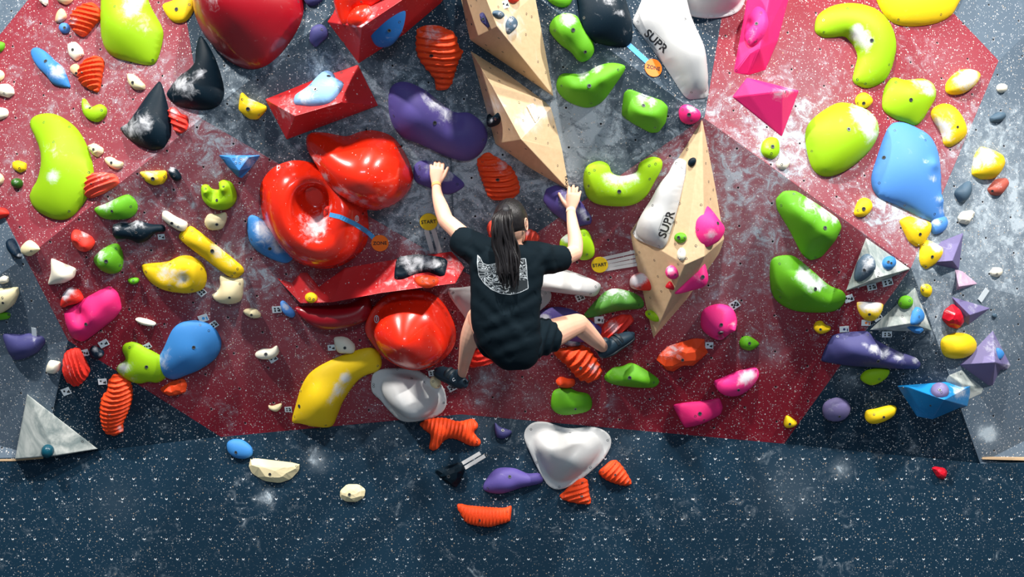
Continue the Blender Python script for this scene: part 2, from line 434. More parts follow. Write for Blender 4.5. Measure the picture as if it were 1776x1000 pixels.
HOLDS = []
def hold(mat, label, pts, h=0.07, *, pk=None, pw=None, p=0.5, geo=False, fl=0.0, t0=0.006, bumps=(), wave=None, ch=(), b=(), s=(),
         lean=(0, 0), facet=False, sup=False, name='climbing_hold', cat='climbing hold', group=None, dens=1.0, flat=False, nrm=None, cut=None, ridge=False):
    pts = [tuple(q[:2]) for q in pts]
    if mat not in ('gloss_red', 'gwhite', 'darkred'): h *= 0.66
    else: h *= 0.8
    xs = [q[0] for q in pts]; ys = [q[1] for q in pts]
    area = abs(sum(pts[i-1][0]*pts[i][1]-pts[i][0]*pts[i-1][1] for i in range(len(pts))))/2
    cxp, cyp = sum(xs)/len(xs), sum(ys)/len(ys)
    if ridge: p = 0.85
    if p == 0.5 and area > 2500 and not ridge: p = 0.72 if mat == 'gwhite' else 0.62
    step = math.sqrt(area/(650*dens)); step = min(max(step, 1.0), 6.5)
    if facet: step = math.sqrt(area/26)
    if wave: step = min(step, wave[1]/6.0, 2.6)
    if facet:
        loop = chaikin(pts, step, 1, 0.15)
    else:
        loop = chaikin(pts, step) if geo else catmull(pts, step)
    lp = np.array(loop)
    if wave:   # scalloped outline: (angle, wavelength px, amplitude m, warp, outline px)
        dx, dy = math.cos(math.radians(wave[0])), math.sin(math.radians(wave[0]))
        c = lp.mean(0); t = ((lp-c)@np.array([dx, dy]))*2*math.pi/wave[1]
        d_ = lp-c; d_ /= np.linalg.norm(d_, axis=1)[:, None]+1e-6
        lp = lp + d_*(np.sin(t)*wave[4])[:, None]
    c0, n0 = cast(cxp, cyp)
    if nrm is not None: n0 = Vector(nrm).normalized()
    vd = -ray(cxp, cyp).normalized()
    n0 = n0.normalized(); k = 0
    while n0.dot(vd) < 0.55 and k < 30: n0 = (n0+vd*0.12).normalized(); k += 1
    Mx = frame(n0, c0); Mi = Mx.inverted()
    def loc(x, y):
        r = ray(x, y); t = (c0-CAM).dot(n0)/r.dot(n0); q = Mi @ (CAM+r*t); return (q.x, q.y)
    bnd = [loc(x, y) for x, y in lp]; nb = len(bnd)
    x0, x1, y0, y1 = lp[:, 0].min(), lp[:, 0].max(), lp[:, 1].min(), lp[:, 1].max()
    gx, gy = [], []
    row = 0; y = y0
    while y < y1:
        x = x0+(step/2 if row % 2 else 0)
        while x < x1: gx.append(x+random.uniform(-.12, .12)*step*(4 if facet else 1)); gy.append(y+random.uniform(-.12, .12)*step*(4 if facet else 1)); x += step
        y += step*0.87; row += 1
    gx = np.array(gx); gy = np.array(gy)
    ok = inside(lp.tolist(), gx, gy)
    gx, gy = gx[ok], gy[ok]
    if len(gx):
        dm = np.full(len(gx), 1e9)
        for q in lp: dm = np.minimum(dm, (gx-q[0])**2+(gy-q[1])**2)
        ok = dm > (0.55*step)**2; gx, gy = gx[ok], gy[ok]
    pix = list(map(tuple, lp))+list(zip(gx, gy))
    allp = [Vector(q) for q in bnd]+[Vector(loc(x, y)) for x, y in zip(gx, gy)]
    V, E, F, ov, _, _ = delaunay_2d_cdt(allp, [], [list(range(nb))], 1, 1e-7)
    nv = len(V); vp = []
    for i in range(nv): vp.append(pix[ov[i][0]] if ov[i] else (cxp, cyp))
    isb = np.array([bool(ov[i]) and min(ov[i]) < nb for i in range(nv)])
    XY = np.array([[v[0], v[1]] for v in V]); PX = np.array(vp)
    # Poisson dome
    L = np.zeros((nv, nv)); A = np.zeros(nv)
    for f in F:
        a, b_, c = [XY[i] for i in f]; ar = abs((b_[0]-a[0])*(c[1]-a[1])-(b_[1]-a[1])*(c[0]-a[0]))/2+1e-12
        for i in range(3):
            o_, p_, q_ = f[i], f[(i+1) % 3], f[(i+2) % 3]
            e1, e2 = XY[p_]-XY[o_], XY[q_]-XY[o_]
            cot = max(0.02, min(20, (e1@e2)/(2*ar)))/2
            L[p_, q_] -= cot; L[q_, p_] -= cot; L[p_, p_] += cot; L[q_, q_] += cot; A[o_] += ar/3
    src = A.copy()
    if pk is not None:
        R2 = (pw or 0.35*math.sqrt(area))**2
        src = A*(0.12+sum(np.exp(-((PX[:, 0]-q[0])**2+(PX[:, 1]-q[1])**2)/R2)*(q[2] if len(q) > 2 else 1) for q in (pk if isinstance(pk[0], (tuple, list)) else [pk])))
    I = np.where(~isb)[0]; u = np.zeros(nv)
    if len(I): u[I] = np.linalg.solve(L[np.ix_(I, I)]+1e-9*np.eye(len(I)), src[I])
    if u.max() > 0: u /= u.max()
    u = np.clip(u, 0, 1)
    if fl: uu = np.clip((u-fl)/(1-fl), 0, 1); H = t0+h*(uu**p)*np.where(uu < 0.15, uu/0.15, 1)**0.5
    else: H = t0+h*(u**p)
    if cut: H = np.minimum(H, t0+h*cut)
    if flat: H = t0+h*np.minimum(1, u/0.25)**0.5
    for bx, by, br, bh in bumps:
        H = H+bh*np.exp(-((PX[:, 0]-bx)**2+(PX[:, 1]-by)**2)/(br*br))*np.minimum(1, u/0.12)
    if wave:
        t = ((PX-lp.mean(0))@np.array([dx, dy])); q = ((PX-lp.mean(0))@np.array([-dy, dx]))
        ph = t*2*math.pi/wave[1]+wave[3]*np.sin(q*0.09+t*0.03)
        wv = 1-2*np.abs(np.sin(ph/2))**0.8
        H = H+wave[2]*wv*np.minimum(1, (u+0.02)/0.15)**0.5
    H = np.maximum(H, 0.002)
    H[isb] = t0
    lx, ly = lean
    kpx = (c0-CAM).y/FPX
    vv = [(XY[i, 0]+lx*kpx*H[i]/max(h, 1e-4), XY[i, 1]-ly*kpx*H[i]/max(h, 1e-4), H[i]) for i in range(nv)]
    faces = [tuple(f) for f in F]
    # skirt to the panel
    ec = {}
    for f in faces:
        for i in range(3):
            e = (f[i], f[(i+1) % 3]); ec[e] = 1
    bed = [e for e in ec if (e[1], e[0]) not in ec]
    low = {}
    for a, _b in bed:
        if a not in low: low[a] = len(vv); vv.append((XY[a, 0], XY[a, 1], -0.004))
    for a, b2 in bed:
        if b2 not in low: low[b2] = len(vv); vv.append((XY[b2, 0], XY[b2, 1], -0.004))
        faces.append((b2, a, low[a], low[b2]))
    o = mesh_obj(name, vv, faces, M[mat], smooth=not facet, M=Mx)
    me = o.data
    bm = bmesh.new(); bm.from_mesh(me)
    if facet:
        bmesh.ops.dissolve_limit(bm, angle_limit=0.12, verts=bm.verts, edges=bm.edges)
    bmesh.ops.recalc_face_normals(bm, faces=bm.faces); bm.to_mesh(me); bm.free()
    ca = [0.0]*len(me.vertices)
    if ch:
        for i, v in enumerate(me.vertices):
            wv_ = Mx @ v.co; t = wv_-CAM; x = 888+t.x/t.y*FPX; y = 500-t.z/t.y*FPX
            ca[i] = min(1.6, chalk_at(x, y, [(c[0], c[1], c[2], c[3] if len(c) > 3 else 1.1) for c in ch]))
    a = me.attributes.new('chalk', 'FLOAT', 'POINT'); a.data.foreach_set('value', ca)
    me.update()
    wb = BVHTree.FromPolygons([Mx @ v.co for v in me.vertices], [tuple(p_.vertices) for p_ in me.polygons])
    for q in b: add_fixing(o, wb, q[0], q[1], BOLT, q[2] if len(q) > 2 else 1.0)
    for q in s: add_fixing(o, wb, q[0], q[1], SCREW)
    if sup: SUP.append(wb)
    tag(o, label, cat, group)
    HOLDS.append(o)
    o['_'] = 0; del o['_']
    ALLB[o.name] = wb
    return o
ALLB = {}

# ------------------------------------------------------------------ plywood volumes
def volume(mat, label, base, top, faces, s=(), ch=(), bev=0.004, name='climbing_volume', sup=True, cat='climbing volume', group=None, back=()):
    """base: pixel points on the panel; top: (x, y, height towards the viewer); back: base points hidden behind, given the same way"""
    bw = [cast(x, y)[0] for x, y in base]
    tw = []
    for x, y, hh in top:
        q = cast(x, y)[0]; tw.append(q+(CAM-q).normalized()*hh)
    c = sum(bw, Vector())/len(bw)
    Mx = Matrix.Translation(c)
    nrm = cast(sum(q[0] for q in base)/len(base), sum(q[1] for q in base)/len(base))[1]
    v = [q-c for q in bw+tw]; nb = len(bw)
    lowv = [q-nrm*0.01 for q in v[:nb]]
    allv = v+lowv; off = len(v)
    f = [tuple(q) for q in faces]
    f += [(i, (i+1) % nb, off+(i+1) % nb, off+i) for i in range(nb)]
    bm = bmesh.new(); bv = [bm.verts.new(q) for q in allv]
    for q in f:
        try: bm.faces.new([bv[i] for i in q])
        except ValueError: pass
    bmesh.ops.recalc_face_normals(bm, faces=bm.faces)
    # make sure the outside faces the camera
    tot = sum((fc.normal.dot(-(fc.calc_center_median()+c-CAM).normalized())*fc.calc_area() for fc in bm.faces))
    if tot < 0: bmesh.ops.reverse_faces(bm, faces=bm.faces)
    bmesh.ops.bevel(bm, geom=[e for e in bm.edges if len(e.link_faces) == 2 and e.calc_face_angle(0) > 0.15 and all(vv.index < off for vv in e.verts)] if True else [],
                    offset=bev, segments=2, profile=0.6, affect='EDGES')
    bmesh.ops.triangulate(bm, faces=[fc for fc in bm.faces if len(fc.verts) > 4])
    for _ in range(3 if ch else 0): bmesh.ops.subdivide_edges(bm, edges=[e for e in bm.edges if e.calc_length() > 0.03], cuts=1, use_grid_fill=True)
    me = bpy.data.meshes.new(name); bm.to_mesh(me); bm.free()
    me.materials.append(M[mat])
    o = bpy.data.objects.new(name, me); COL.objects.link(o); o.matrix_world = Mx
    ca = [0.0]*len(me.vertices)
    if ch:
        for i, vv in enumerate(me.vertices):
            t = c+vv.co-CAM; x = 888+t.x/t.y*FPX; y = 500-t.z/t.y*FPX
            ca[i] = min(1.5, chalk_at(x, y, [(q[0], q[1], q[2], q[3] if len(q) > 3 else 1.0) for q in ch]))
    a = me.attributes.new('chalk', 'FLOAT', 'POINT'); a.data.foreach_set('value', ca)
    wb = BVHTree.FromPolygons([Mx @ q.co for q in me.vertices], [tuple(p_.vertices) for p_ in me.polygons])
    bpy.context.view_layer.update()
    for q in s: add_fixing(o, wb, q[0], q[1], SCREW)
    if sup: SUP.append(wb)
    tag(o, label, cat, group)
    return o

# ================================================================== VOLUMES (and the shells that other holds sit on)
volume('wood', 'upper bare plywood volume at top centre with small navy and grey holds on it',
       [(793,-40),(800,0),(815,69),(960,167),(950,110),(928,-10),(918,-60)], [(862,46,.36),(826,-45,.36)],
       [(0,1,8),(1,2,7,8),(2,3,7),(3,4,5,7),(5,6,8,7)], s=[(817,10),(810,34),(818,42),(843,78),(847,87),(872,90),(865,66),(913,24),(922,29),(912,60),(864,12),(933,107),(946,126),(925,141),(909,124),(826,0)],
       ch=[(885,45,26,.9),(930,95,14,.4)])
volume('wood', 'long plywood volume pointing down between the climber\'s hands, white plate on its face',
       [(816,88),(880,128),(940,172),(957,187),(975,260),(988,331),(920,292),(859,249)], [(852,147,.26),(904,242,.32)],
       [(0,1,2,8),(0,8,9,7),(2,3,4,9,8),(4,5,9),(5,6,7,9)], s=[(850,118),(866,140),(831,133),(843,156),(927,173),(900,178),(907,209),(951,217),(960,220),(929,240),(950,248),(967,287),(883,224),(863,230),(912,258),(940,300),(885,262)],
       ch=[(856,185,22,.8),(918,212,30,.7),(945,190,20,.4)])
volume('wood', 'large diamond plywood volume right of the climber carrying white and pink holds',
       [(1218,207),(1155,308),(1093,402),(1098,432),(1133,586),(1190,520),(1248,440),(1256,414),(1240,320)], [(1188,459,.3),(1222,444,.27)],
       [(0,1,2,9),(0,9,10),(0,10,7,8),(2,3,4,9),(4,5,10,9),(5,6,7,10)], s=[(1192,259),(1226,262),(1224,283),(1229,315),(1237,329),(1232,345),(1179,353),(1216,355),(1109,437),(1104,441),(1135,451),(1207,426),(1171,423),(1141,479),(1147,505),(1128,516),(1176,458),(1190,448)],
       ch=[(1200,440,14,.6),(1115,465,10,.5),(1140,576,10,.6)])
volume('vol_red', 'topmost red plywood volume, cut by the photo edge, blue and red holds on it',
       [(568,38),(600,-40),(800,-40),(764,6),(700,60),(622,110)], [(627,47,.26),(735,-25,.22)],
       [(0,1,7,6),(1,2,7),(2,3,7),(3,4,6,7),(4,5,6),(5,0,6)], s=[(596,74)], ch=[(640,30,25,.5),(620,45,15,.3)])
volume('vol_red', 'red box-like volume with a pale blue hold on its upper face',
       [(460,172),(540,140),(621,112),(656,183),(575,213),(497,242)], [(512,201,.20),(590,178,.20)],
       [(0,1,2,7,6),(2,3,7),(3,4,5,6,7),(5,0,6)], s=[(592,126),(486,167),(633,151),(626,194),(481,208)], ch=[(500,190,25,.5),(570,180,20,.5)])
volume('vol_red', 'long low red volume left of the climber with a black pad on it',
       [(479,481),(506,490),(521,472),(533,472),(553,497),(598,464),(700,447),(783,436),(806,462),(796,478),(660,497),(530,517)],
       [(521,526,.07),(577,524,.13),(660,508,.2),(790,491,.24)],
       [(0,1,12),(1,2,3,12),(3,4,13,12),(4,5,13),(5,6,14,13),(6,7,15,14),(7,8,15),(8,9,15),(9,10,14,15),(10,11,12,13,14),(11,0,12)],
       ch=[(690,480,50,.35),(785,462,25,.6),(540,500,20,.2)])
volume('marble', 'grey marbled triangular volume with grey and blue holds on it',
       [(1502,412),(1579,466),(1525,490),(1467,504)], [(1520,482,.14)], [(0,1,4),(1,2,3,4),(3,0,4)], s=[(1523,480),(1524,474)])
volume('marble', 'grey marbled triangular volume with small green and blue holds on it',
       [(1587,498),(1616,573),(1560,574),(1508,572)], [(1582,560,.11)], [(0,1,4),(1,2,3,4),(3,0,4)], s=[(1554,539),(1565,548)])
volume('marble', 'large flat grey marbled triangle at the lower left corner on the kick board ledge',
       [(47,683),(170,778),(100,790),(26,796)], [(48,684,.10),(169,778,.035),(98,789,.10),(27,795,.09)],
       [(0,1,5,4),(1,2,6,5),(2,3,7,6),(3,0,4,7),(4,5,6),(4,6,7)], s=[(143,765)], ch=[(75,740,30,.5)])
volume('marble', 'grey marbled scrap volume tucked behind the bright blue volume',
       [(1639,660),(1646,650),(1668,641),(1706,673),(1703,682),(1670,697)], [(1668,665,.04)], [(0,1,6),(1,2,6),(2,3,6),(3,4,6),(4,5,6),(5,0,6)], s=[(1667,648)])
volume('vol_blue', 'bright blue faceted volume at lower right with a round lilac button hold',
       [(1556,669),(1640,662),(1686,667),(1678,704),(1617,727),(1590,722)], [(1638,693,.17),(1575,672,.04)], [(0,1,6,7),(1,2,6),(2,3,6),(3,4,6),(4,5,7,6),(5,0,7)], s=[(1566,672),(1614,703)], ch=[(1665,678,16,.9)])
volume('lilac', 'purple star-shaped volume at right edge with a small blue patch',
       [(1664,632),(1722,573),(1753,633),(1748,640),(1735,641),(1722,668),(1714,668)], [(1726,628,.15)], [(0,1,7),(1,2,7),(2,3,7),(3,4,7),(4,5,7),(5,6,7),(6,0,7)], ch=[(1725,600,20,.6),(1748,635,8,.8)])
volume('lilac', 'purple pyramid volume behind the lower of two yellow wedges',
       [(1610,455),(1632,418),(1671,403),(1663,467),(1628,460)], [(1652,452,.11)], [(0,1,5),(1,2,5),(2,3,5),(3,4,5),(4,0,5)], ch=[(1650,430,16,.3)])
volume('mauve', 'pale pink little pyramid volume right of the purple pyramid',
       [(1656,466),(1670,470),(1696,492),(1659,503)], [(1663,497,.05)], [(0,1,4),(1,2,4),(2,3,4),(3,0,4)], ch=[(1675,485,20,.5)])
volume('lilac', 'purple tetrahedron volume next to the dark red nugget',
       [(1650,514),(1718,534),(1680,563),(1668,553)], [(1682,546,.07)], [(0,1,4),(1,2,4),(2,3,4),(3,0,4)], ch=[(1690,530,14,.4)])
volume('hotpink', 'sharp pink wedge volume with a dark underside, right of the white macro',
       [(1269,168),(1295,134),(1386,157),(1356,238)], [(1357,157,.15)], [(0,1,4),(1,2,4),(2,3,4),(3,0,4)], s=[(1362,160)], ch=[(1350,165,12,.7),(1368,155,12,.6)], bev=.008)
volume('hotpink', 'long pink volume cut by the top edge, pink oval pad on it',
       [(1272,126),(1284,60),(1302,-40),(1378,-40),(1350,70),(1328,122),(1298,131)], [(1318,84,.12),(1340,-30,.12),(1300,90,.07)], [(0,1,9),(1,2,8,9),(2,3,8),(3,4,7,8),(4,5,7),(5,6,7),(6,0,9,7),(7,9,8)],
       s=[(1277,122),(1341,50)], bev=.01)
volume('blue', 'blue triangular hold plate with a recessed tray, left of the red shell',
       [(379,269),(452,269),(437,290),(420,310),(413,307),(396,290)], [(415,296,.07),(398,272,.03),(432,272,.03)], [(0,1,8,7),(1,2,8),(2,3,4,6,8),(4,5,6),(5,0,7,6),(7,8,6)], s=[(388,277),(442,277),(405,276),(418,276),(409,283),(416,283)],
       ch=[(435,282,10,.8),(415,278,10,.5)], name='climbing_hold', cat='climbing hold')
volume('cream', 'small white square plate bolted on the long plywood volume', [(913,184),(925,179),(938,199),(929,213)], [(914,184,.012),(925,180,.012),(937,199,.012),(929,212,.012)],
       [(0,1,5,4),(1,2,6,5),(2,3,7,6),(3,0,4,7),(4,5,6,7)], s=[(920,185),(930,185),(924,196),(933,203)], name='mounting_plate', cat='plate', bev=.002)

# large glossy shells
hold('darkred', 'huge glossy dark red dome cut by the top edge of the photo', [(340,-70),(344,-20),(345,20),(355,55),(375,85),(400,108),(430,120),(455,117),(480,100),(505,70),(523,35),(527,0),(520,-40),(430,-90)], .42, p=.5, pk=(430,20), pw=60, ch=[(365,-5,16,.8),(455,75,14,.25)], s=[(517,3)], sup=True)
hold('gloss_red', 'glossy red round shell with a deep off-centre hollow, tape strip across it', [(451,330),(460,305),(480,287),(510,278),(545,283),(580,300),(625,330),(638,375),(636,420),(612,448),(580,463),(545,463),(510,450),(480,422),(458,382)], .30, fl=.07, p=.5,
     bumps=[(548,345,30,-.26),(535,332,20,-.08),(562,378,26,-.05)], ch=[(556,385,15,.9),(540,400,20,.8),(572,360,9,.8),(520,375,9,.5)], s=[(490,291),(456,350),(462,371),(629,370)], sup=True)
hold('gloss_red', 'glossy red swollen lobe overlapping the top of the round red shell', [(531,240),(540,230),(565,230),(600,236),(625,228),(650,226),(682,238),(705,270),(717,305),(710,330),(690,350),(660,362),(635,360),(600,345),(565,312),(548,285),(534,262)], .34, pk=[(640,280),(580,270,.5)], pw=50,
     ch=[(546,275,10,.9),(560,308,11,.9),(585,330,10,.9),(610,343,9,.8),(630,350,8,.6)], s=[(619,240),(686,257),(708,321)], sup=True)
hold('darkred', 'dark red lower dish peeking out under the long red volume', [(513,537),(518,531),(560,530),(610,525),(635,512),(645,530),(638,552),(600,566),(560,568),(530,555)], .10, t0=.01, s=[(616,560)])
hold('gloss_red', 'glossy red-orange cup macro with a wide rim, left of the climber\'s hips', [(634,565),(645,535),(672,511),(710,502),(752,510),(780,542),(791,578),(776,610),(740,632),(705,633),(668,614),(647,590)], .24, fl=.22, p=.45, t0=.05, bumps=[(700,560,26,.06)], ch=[(735,622,16,.3)], sup=True)
hold('gwhite', 'white glossy twin-lobed macro above the orange bone hold', [(644,660),(650,645),(675,638),(720,640),(748,657),(768,670),(774,700),(757,720),(720,729),(695,727),(675,710),(660,692),(646,678)], .22, fl=.3, p=.8, t0=.012, pk=[(690,670),(720,700),(750,690,.5)], pw=22, s=[(689,640),(648,666),(648,670),(770,698),(737,663),(714,656)])
hold('gwhite', 'white heart-shaped macro at bottom centre', [(909,755),(920,735),(945,731),(985,742),(1030,740),(1055,752),(1059,772),(1042,800),(1005,832),(975,847),(955,844),(940,825),(922,790)], .16, fl=.32, p=.8, t0=.012, bumps=[(975,765,16,-.05),(990,790,24,.05)], s=[(921,744),(989,750),(1054,763),(1024,810),(931,801),(970,844)])
hold('gwhite', 'long white tapered macro with black lettering at top right of centre', [(1095,38),(1110,8),(1122,-30),(1182,-30),(1188,10),(1212,70),(1229,155),(1226,170),(1195,173),(1185,165),(1155,118),(1118,68)], .20, fl=.05, geo=True, p=.6, pk=[(1150,0),(1190,100),(1205,145,.5)], pw=26, s=[(1106,38),(1188,33),(1192,62),(1199,160),(1224,157)])
hold('gwhite', 'white dome macro cut by the top edge, right of the lettered white macro', [(1168,-40),(1171,2),(1188,24),(1230,32),(1272,25),(1290,3),(1294,-40)], .22, fl=.3, t0=.012, s=[(1174,4),(1272,20)])
hold('gwhite', 'white lettered macro mounted on the big diamond plywood volume', [(1098,402),(1110,382),(1150,320),(1172,277),(1180,274),(1191,280),(1190,300),(1176,360),(1157,422),(1147,432),(1125,424),(1102,413)], .13, fl=.05, geo=True, p=.6, pk=[(1150,390),(1165,330)], pw=24, s=[(1173,283),(1183,290),(1132,356),(1099,404),(1143,427)])
hold('gwhite', 'white macro showing at both sides behind the climber\'s waist', [(777,503),(800,498),(860,492),(930,492),(952,503),(956,515),(945,530),(905,560),(860,585),(835,580),(800,540)], .06, fl=.14, t0=.012, s=[(786,507),(946,508),(938,525)])
hold('gwhite', 'smooth white bar macro emerging right of the climber\'s back', [(925,470),(945,463),(965,463),(1005,475),(1038,490),(1041,500),(1030,513),(1000,509),(955,503),(928,497)], .13, fl=.04, s=[(1033,497),(1024,509)], p=.5)

H_ = hold
H_('pink','pink oval pad with a pinch dent bolted on the long pink volume',[(1293,58),(1299,32),(1314,13),(1328,20),(1332,42),(1323,64),(1305,81),(1295,74)],.07,bumps=[(1303,45,7,-.02)],ch=[(1307,56,9,.6),(1303,70,6,.4)],b=[(1312,41,.9)],s=[(1320,22),(1299,72),(1311,72)])

# ================================================================== HOLDS
H = hold
# --- top left
H('cream','small white angular hold touching the top edge at far left',[(66,-8),(84,-6),(84,6),(80,11),(70,4)],.04,facet=True)
H('beige','beige knob cut by the top edge, left of the green macro',[(100,-12),(126,-12),(127,0),(117,8),(106,5),(100,0)],.05)
H('peach','pale peach teardrop hold below the beige knob at top left',[(97,36),(101,22),(108,15),(115,24),(115,32),(106,39),(99,39)],.03,ch=[(104,33,6)])
H('skyblue','tiny blue ring hold at top left',ell(113,49,9,9),.035,b=[(112,48,.8)])
H('orange','ridged orange shell hold at top left, above the small beige block',[(122,42),(128,22),(145,9),(160,5),(172,14),(177,30),(165,44),(152,60),(142,64),(130,55)],.08,wave=(100,8,.010,.4,.5),ch=[(127,35,9,.8)])
H('lime','big lime green macro cut by the top edge with a chalked crease',[(183,-50),(177,-10),(177,40),(180,75),(195,97),(230,108),(262,113),(274,101),(283,65),(280,45),(262,12),(245,-30),(215,-60)],.17,pk=(225,45),pw=35,ch=[(225,15,18,.9),(250,45,13,.8),(240,-5,18,.8)],s=[(199,11),(265,104)])
H('yellow','yellow rounded hold at the top, left of the huge red dome',[(283,10),(300,2),(325,-8),(338,-2),(336,18),(325,35),(310,40),(295,33)],.05,b=[(306,16)],s=[(328,8)])
H('green','small green hold on the far left edge near the top',[(-8,73),(7,74),(8,82),(2,90),(-8,90)],.03)
H('blue','blue slanted pinch with a chalked lower half at top left',[(57,85),(67,83),(80,90),(95,104),(110,118),(122,148),(118,152),(95,147),(83,133),(65,115),(55,95)],.06,pk=(98,125),ch=[(100,124,15,1.2)],b=[(79,106)])
H('cream','pale beige block beside the ridged orange shell at top left',[(118,77),(132,72),(143,84),(147,95),(133,107),(122,98)],.045,geo=True,b=[(126,86,.8)],s=[(140,97)],ch=[(128,82,8,.6)])
H('orange','ridged orange fossil hold left of the big lime macro',[(146,108),(166,97),(181,106),(178,130),(172,158),(160,157),(141,145),(137,128)],.07,wave=(75,8,.009,.5,.5),s=[(162,104)],b=[(142,126,.7)])
H('peach','small peach nub left of the ridged orange fossil',[(123,118),(133,111),(140,120),(136,132),(127,128)],.03,b=[(132,127,.7)])
H('beige','small beige wedge on the red panel left of the black fins',[(221,127),(235,130),(253,148),(251,156),(235,156),(226,148)],.05,geo=True,b=[(230,143,.8)],ch=[(226,133,7,.7)])
H('cream','pinkish white block on the left edge',[(-8,148),(15,145),(24,153),(26,163),(15,170),(0,165),(-8,165)],.05,geo=True,s=[(7,162)],ch=[(5,150,9,.6)])
H('beige','round beige hold on the left edge above the pinkish block',[(-8,121),(4,123),(8,131),(3,139),(-8,140)],.03)
H('cream','round cream hold on the left edge below the pinkish block',[(-8,188),(10,188),(15,196),(10,204),(-8,208)],.03)
H('lime','small lime crescent left of the black fins',[(144,173),(150,173),(160,186),(175,181),(185,188),(184,200),(172,211),(158,209),(148,200),(144,188)],.05,ch=[(152,182,8,.7)],b=[(156,187,.7)],s=[(176,191)])
H('black','black fin macro with sharp upper tip and chalked nose',[(278,139),(284,155),(297,205),(297,235),(285,257),(265,262),(240,252),(218,236),(208,222),(225,213),(240,195),(258,163)],.14,pk=(265,215),geo=True,ch=[(228,222,20,.9),(250,205,16,.5),(255,222,12,.5)],b=[(235,207,.8)])
H('black','black teardrop macro beside the huge red dome, chalked on the left',[(347,64),(356,70),(375,105),(388,150),(385,175),(370,188),(345,191),(310,184),(293,170),(292,158),(315,132),(337,116),(341,85)],.15,pk=(350,155),ch=[(315,145,20,.9),(348,128,9,1.1),(330,160,14,.4)],b=[(326,137,.9)],sup=True)
H('coral','small red knot hold right of the black fin',[(293,192),(303,186),(315,197),(326,203),(325,222),(315,231),(305,228),(298,212)],.05,wave=(110,9,.008,.3,.3),ch=[(302,195,8,1)],b=[(307,209,.7)],s=[(312,225)])
H('lime','big lime kidney-shaped macro at far left',[(53,215),(65,200),(95,198),(125,215),(145,240),(160,280),(162,315),(147,350),(122,377),(95,380),(65,365),(53,345),(57,328),(70,310),(76,280),(65,245)],.16,pk=[(110,280),(90,345,.5)],pw=38,ch=[(92,305,13,1.1),(90,262,14,.5)],s=[(76,212),(120,220),(93,246),(154,299),(120,366)])
H('beige','small beige nugget touching the right side of the lime kidney macro',[(152,253),(165,248),(180,257),(180,265),(170,273),(160,267)],.04,facet=True,b=[(162,259,.7)])
H('beige','small beige saddle hold above the salmon ridged shell',[(183,276),(193,272),(204,278),(214,282),(212,290),(203,294),(190,288)],.04,b=[(193,282,.7)],ch=[(190,277,6,.6)])
H('yellow','small yellow square hold at far left',[(23,281),(33,278),(47,283),(46,295),(35,300),(24,293)],.035,geo=True,s=[(34,292)])
H('olive','little dark green ball at far left below the yellow square',ell(31,318,9,9),.05,ch=[(27,314,5,.7)])
H('beige','half-hidden beige disc on the left edge beside the lime kidney macro',[(-8,300),(4,303),(7,312),(2,320),(-8,323)],.03)
H('salmon','salmon red ridged shell below the lime kidney macro',[(148,325),(152,308),(165,300),(198,302),(206,318),(190,330),(170,340),(155,344),(148,336)],.07,wave=(65,8,.008,.6,.5),ch=[(175,308,16,.5)],s=[(158,319)])
H('green','green wedge hold below the salmon shell with a chalked top',[(164,362),(185,352),(210,340),(225,338),(237,350),(238,365),(226,377),(200,380),(178,377)],.07,pk=(205,358),ch=[(180,356,14,.9),(200,347,8,.6)],b=[(194,366,.7)],s=[(227,358)])
H('yellow','yellow half-moon hold with a flat chalked top beside a black egg',[(242,299),(246,297),(289,295),(291,308),(284,318),(268,321),(253,314)],.05,pk=(268,302),geo=True,ch=[(260,297,14,.8)],b=[(265,310)],s=[(285,306),(250,309)])
H('black','small black egg beside the yellow half-moon',[(292,294),(300,290),(310,297),(315,308),(307,313),(297,306)],.05,ch=[(298,294,6,.8)],b=[(302,305,.6)])
H('black','long black humped hold with a chalky top left edge',[(195,393),(203,387),(225,386),(240,382),(262,388),(283,390),(286,400),(270,403),(257,415),(240,420),(225,413),(200,411)],.08,ch=[(202,391,9,.9),(235,386,16,.8)],b=[(236,403,.7)])
H('cream','slim cream finger hold above the yellow bar',[(282,368),(290,366),(305,375),(325,386),(322,398),(312,399),(295,389),(283,379)],.045,b=[(298,387,.8)],ch=[(300,375,14,.5)],s=[(309,393)])
H('beige','beige lip hold under the lime frog-shaped hold',[(355,382),(362,371),(378,371),(391,368),(394,378),(387,394),(375,398),(363,397),(357,391)],.045,pk=(372,378),b=[(376,389,.8)])
H('coral','double-bulbed coral red hold at left',[(124,407),(130,398),(142,401),(158,409),(165,420),(157,432),(143,434),(130,425)],.07,bumps=[(131,408,9,.02),(152,420,10,.02)],ch=[(148,402,10,.9)],s=[(131,410),(138,416)])
H('green','green cone hold left of the big yellow macro',[(163,447),(180,430),(202,422),(212,435),(214,455),(208,470),(190,473),(172,463)],.09,pk=(185,448),ch=[(174,439,12,.9)],b=[(184,453)],s=[(201,431),(208,460)])
H('coral','coral knob on the left edge above the yellow-beige block',[(-8,362),(8,361),(16,370),(8,377),(-8,380)],.05)
H('yellow','long slanted yellow bar hold',[(304,410),(330,390),(345,400),(422,462),(424,472),(410,483),(395,478)],.06,geo=True,pk=[(335,415),(400,467)],ch=[(378,435,16,.9),(350,412,9,.6),(400,455,10,.5)],b=[(368,435)],s=[(333,400),(317,411),(412,466),(402,478),(407,473)])
H('yellow','broad yellow sculpted macro with two chalked dents, left',[(246,462),(255,457),(290,453),(315,443),(335,445),(352,458),(359,480),(352,500),(330,507),(305,506),(280,500),(258,485)],.09,bumps=[(285,470,16,-.02),(320,480,14,-.02)],ch=[(287,470,15,1),(315,482,14,1)],s=[(295,458),(349,466),(294,501),(333,502),(253,471)])
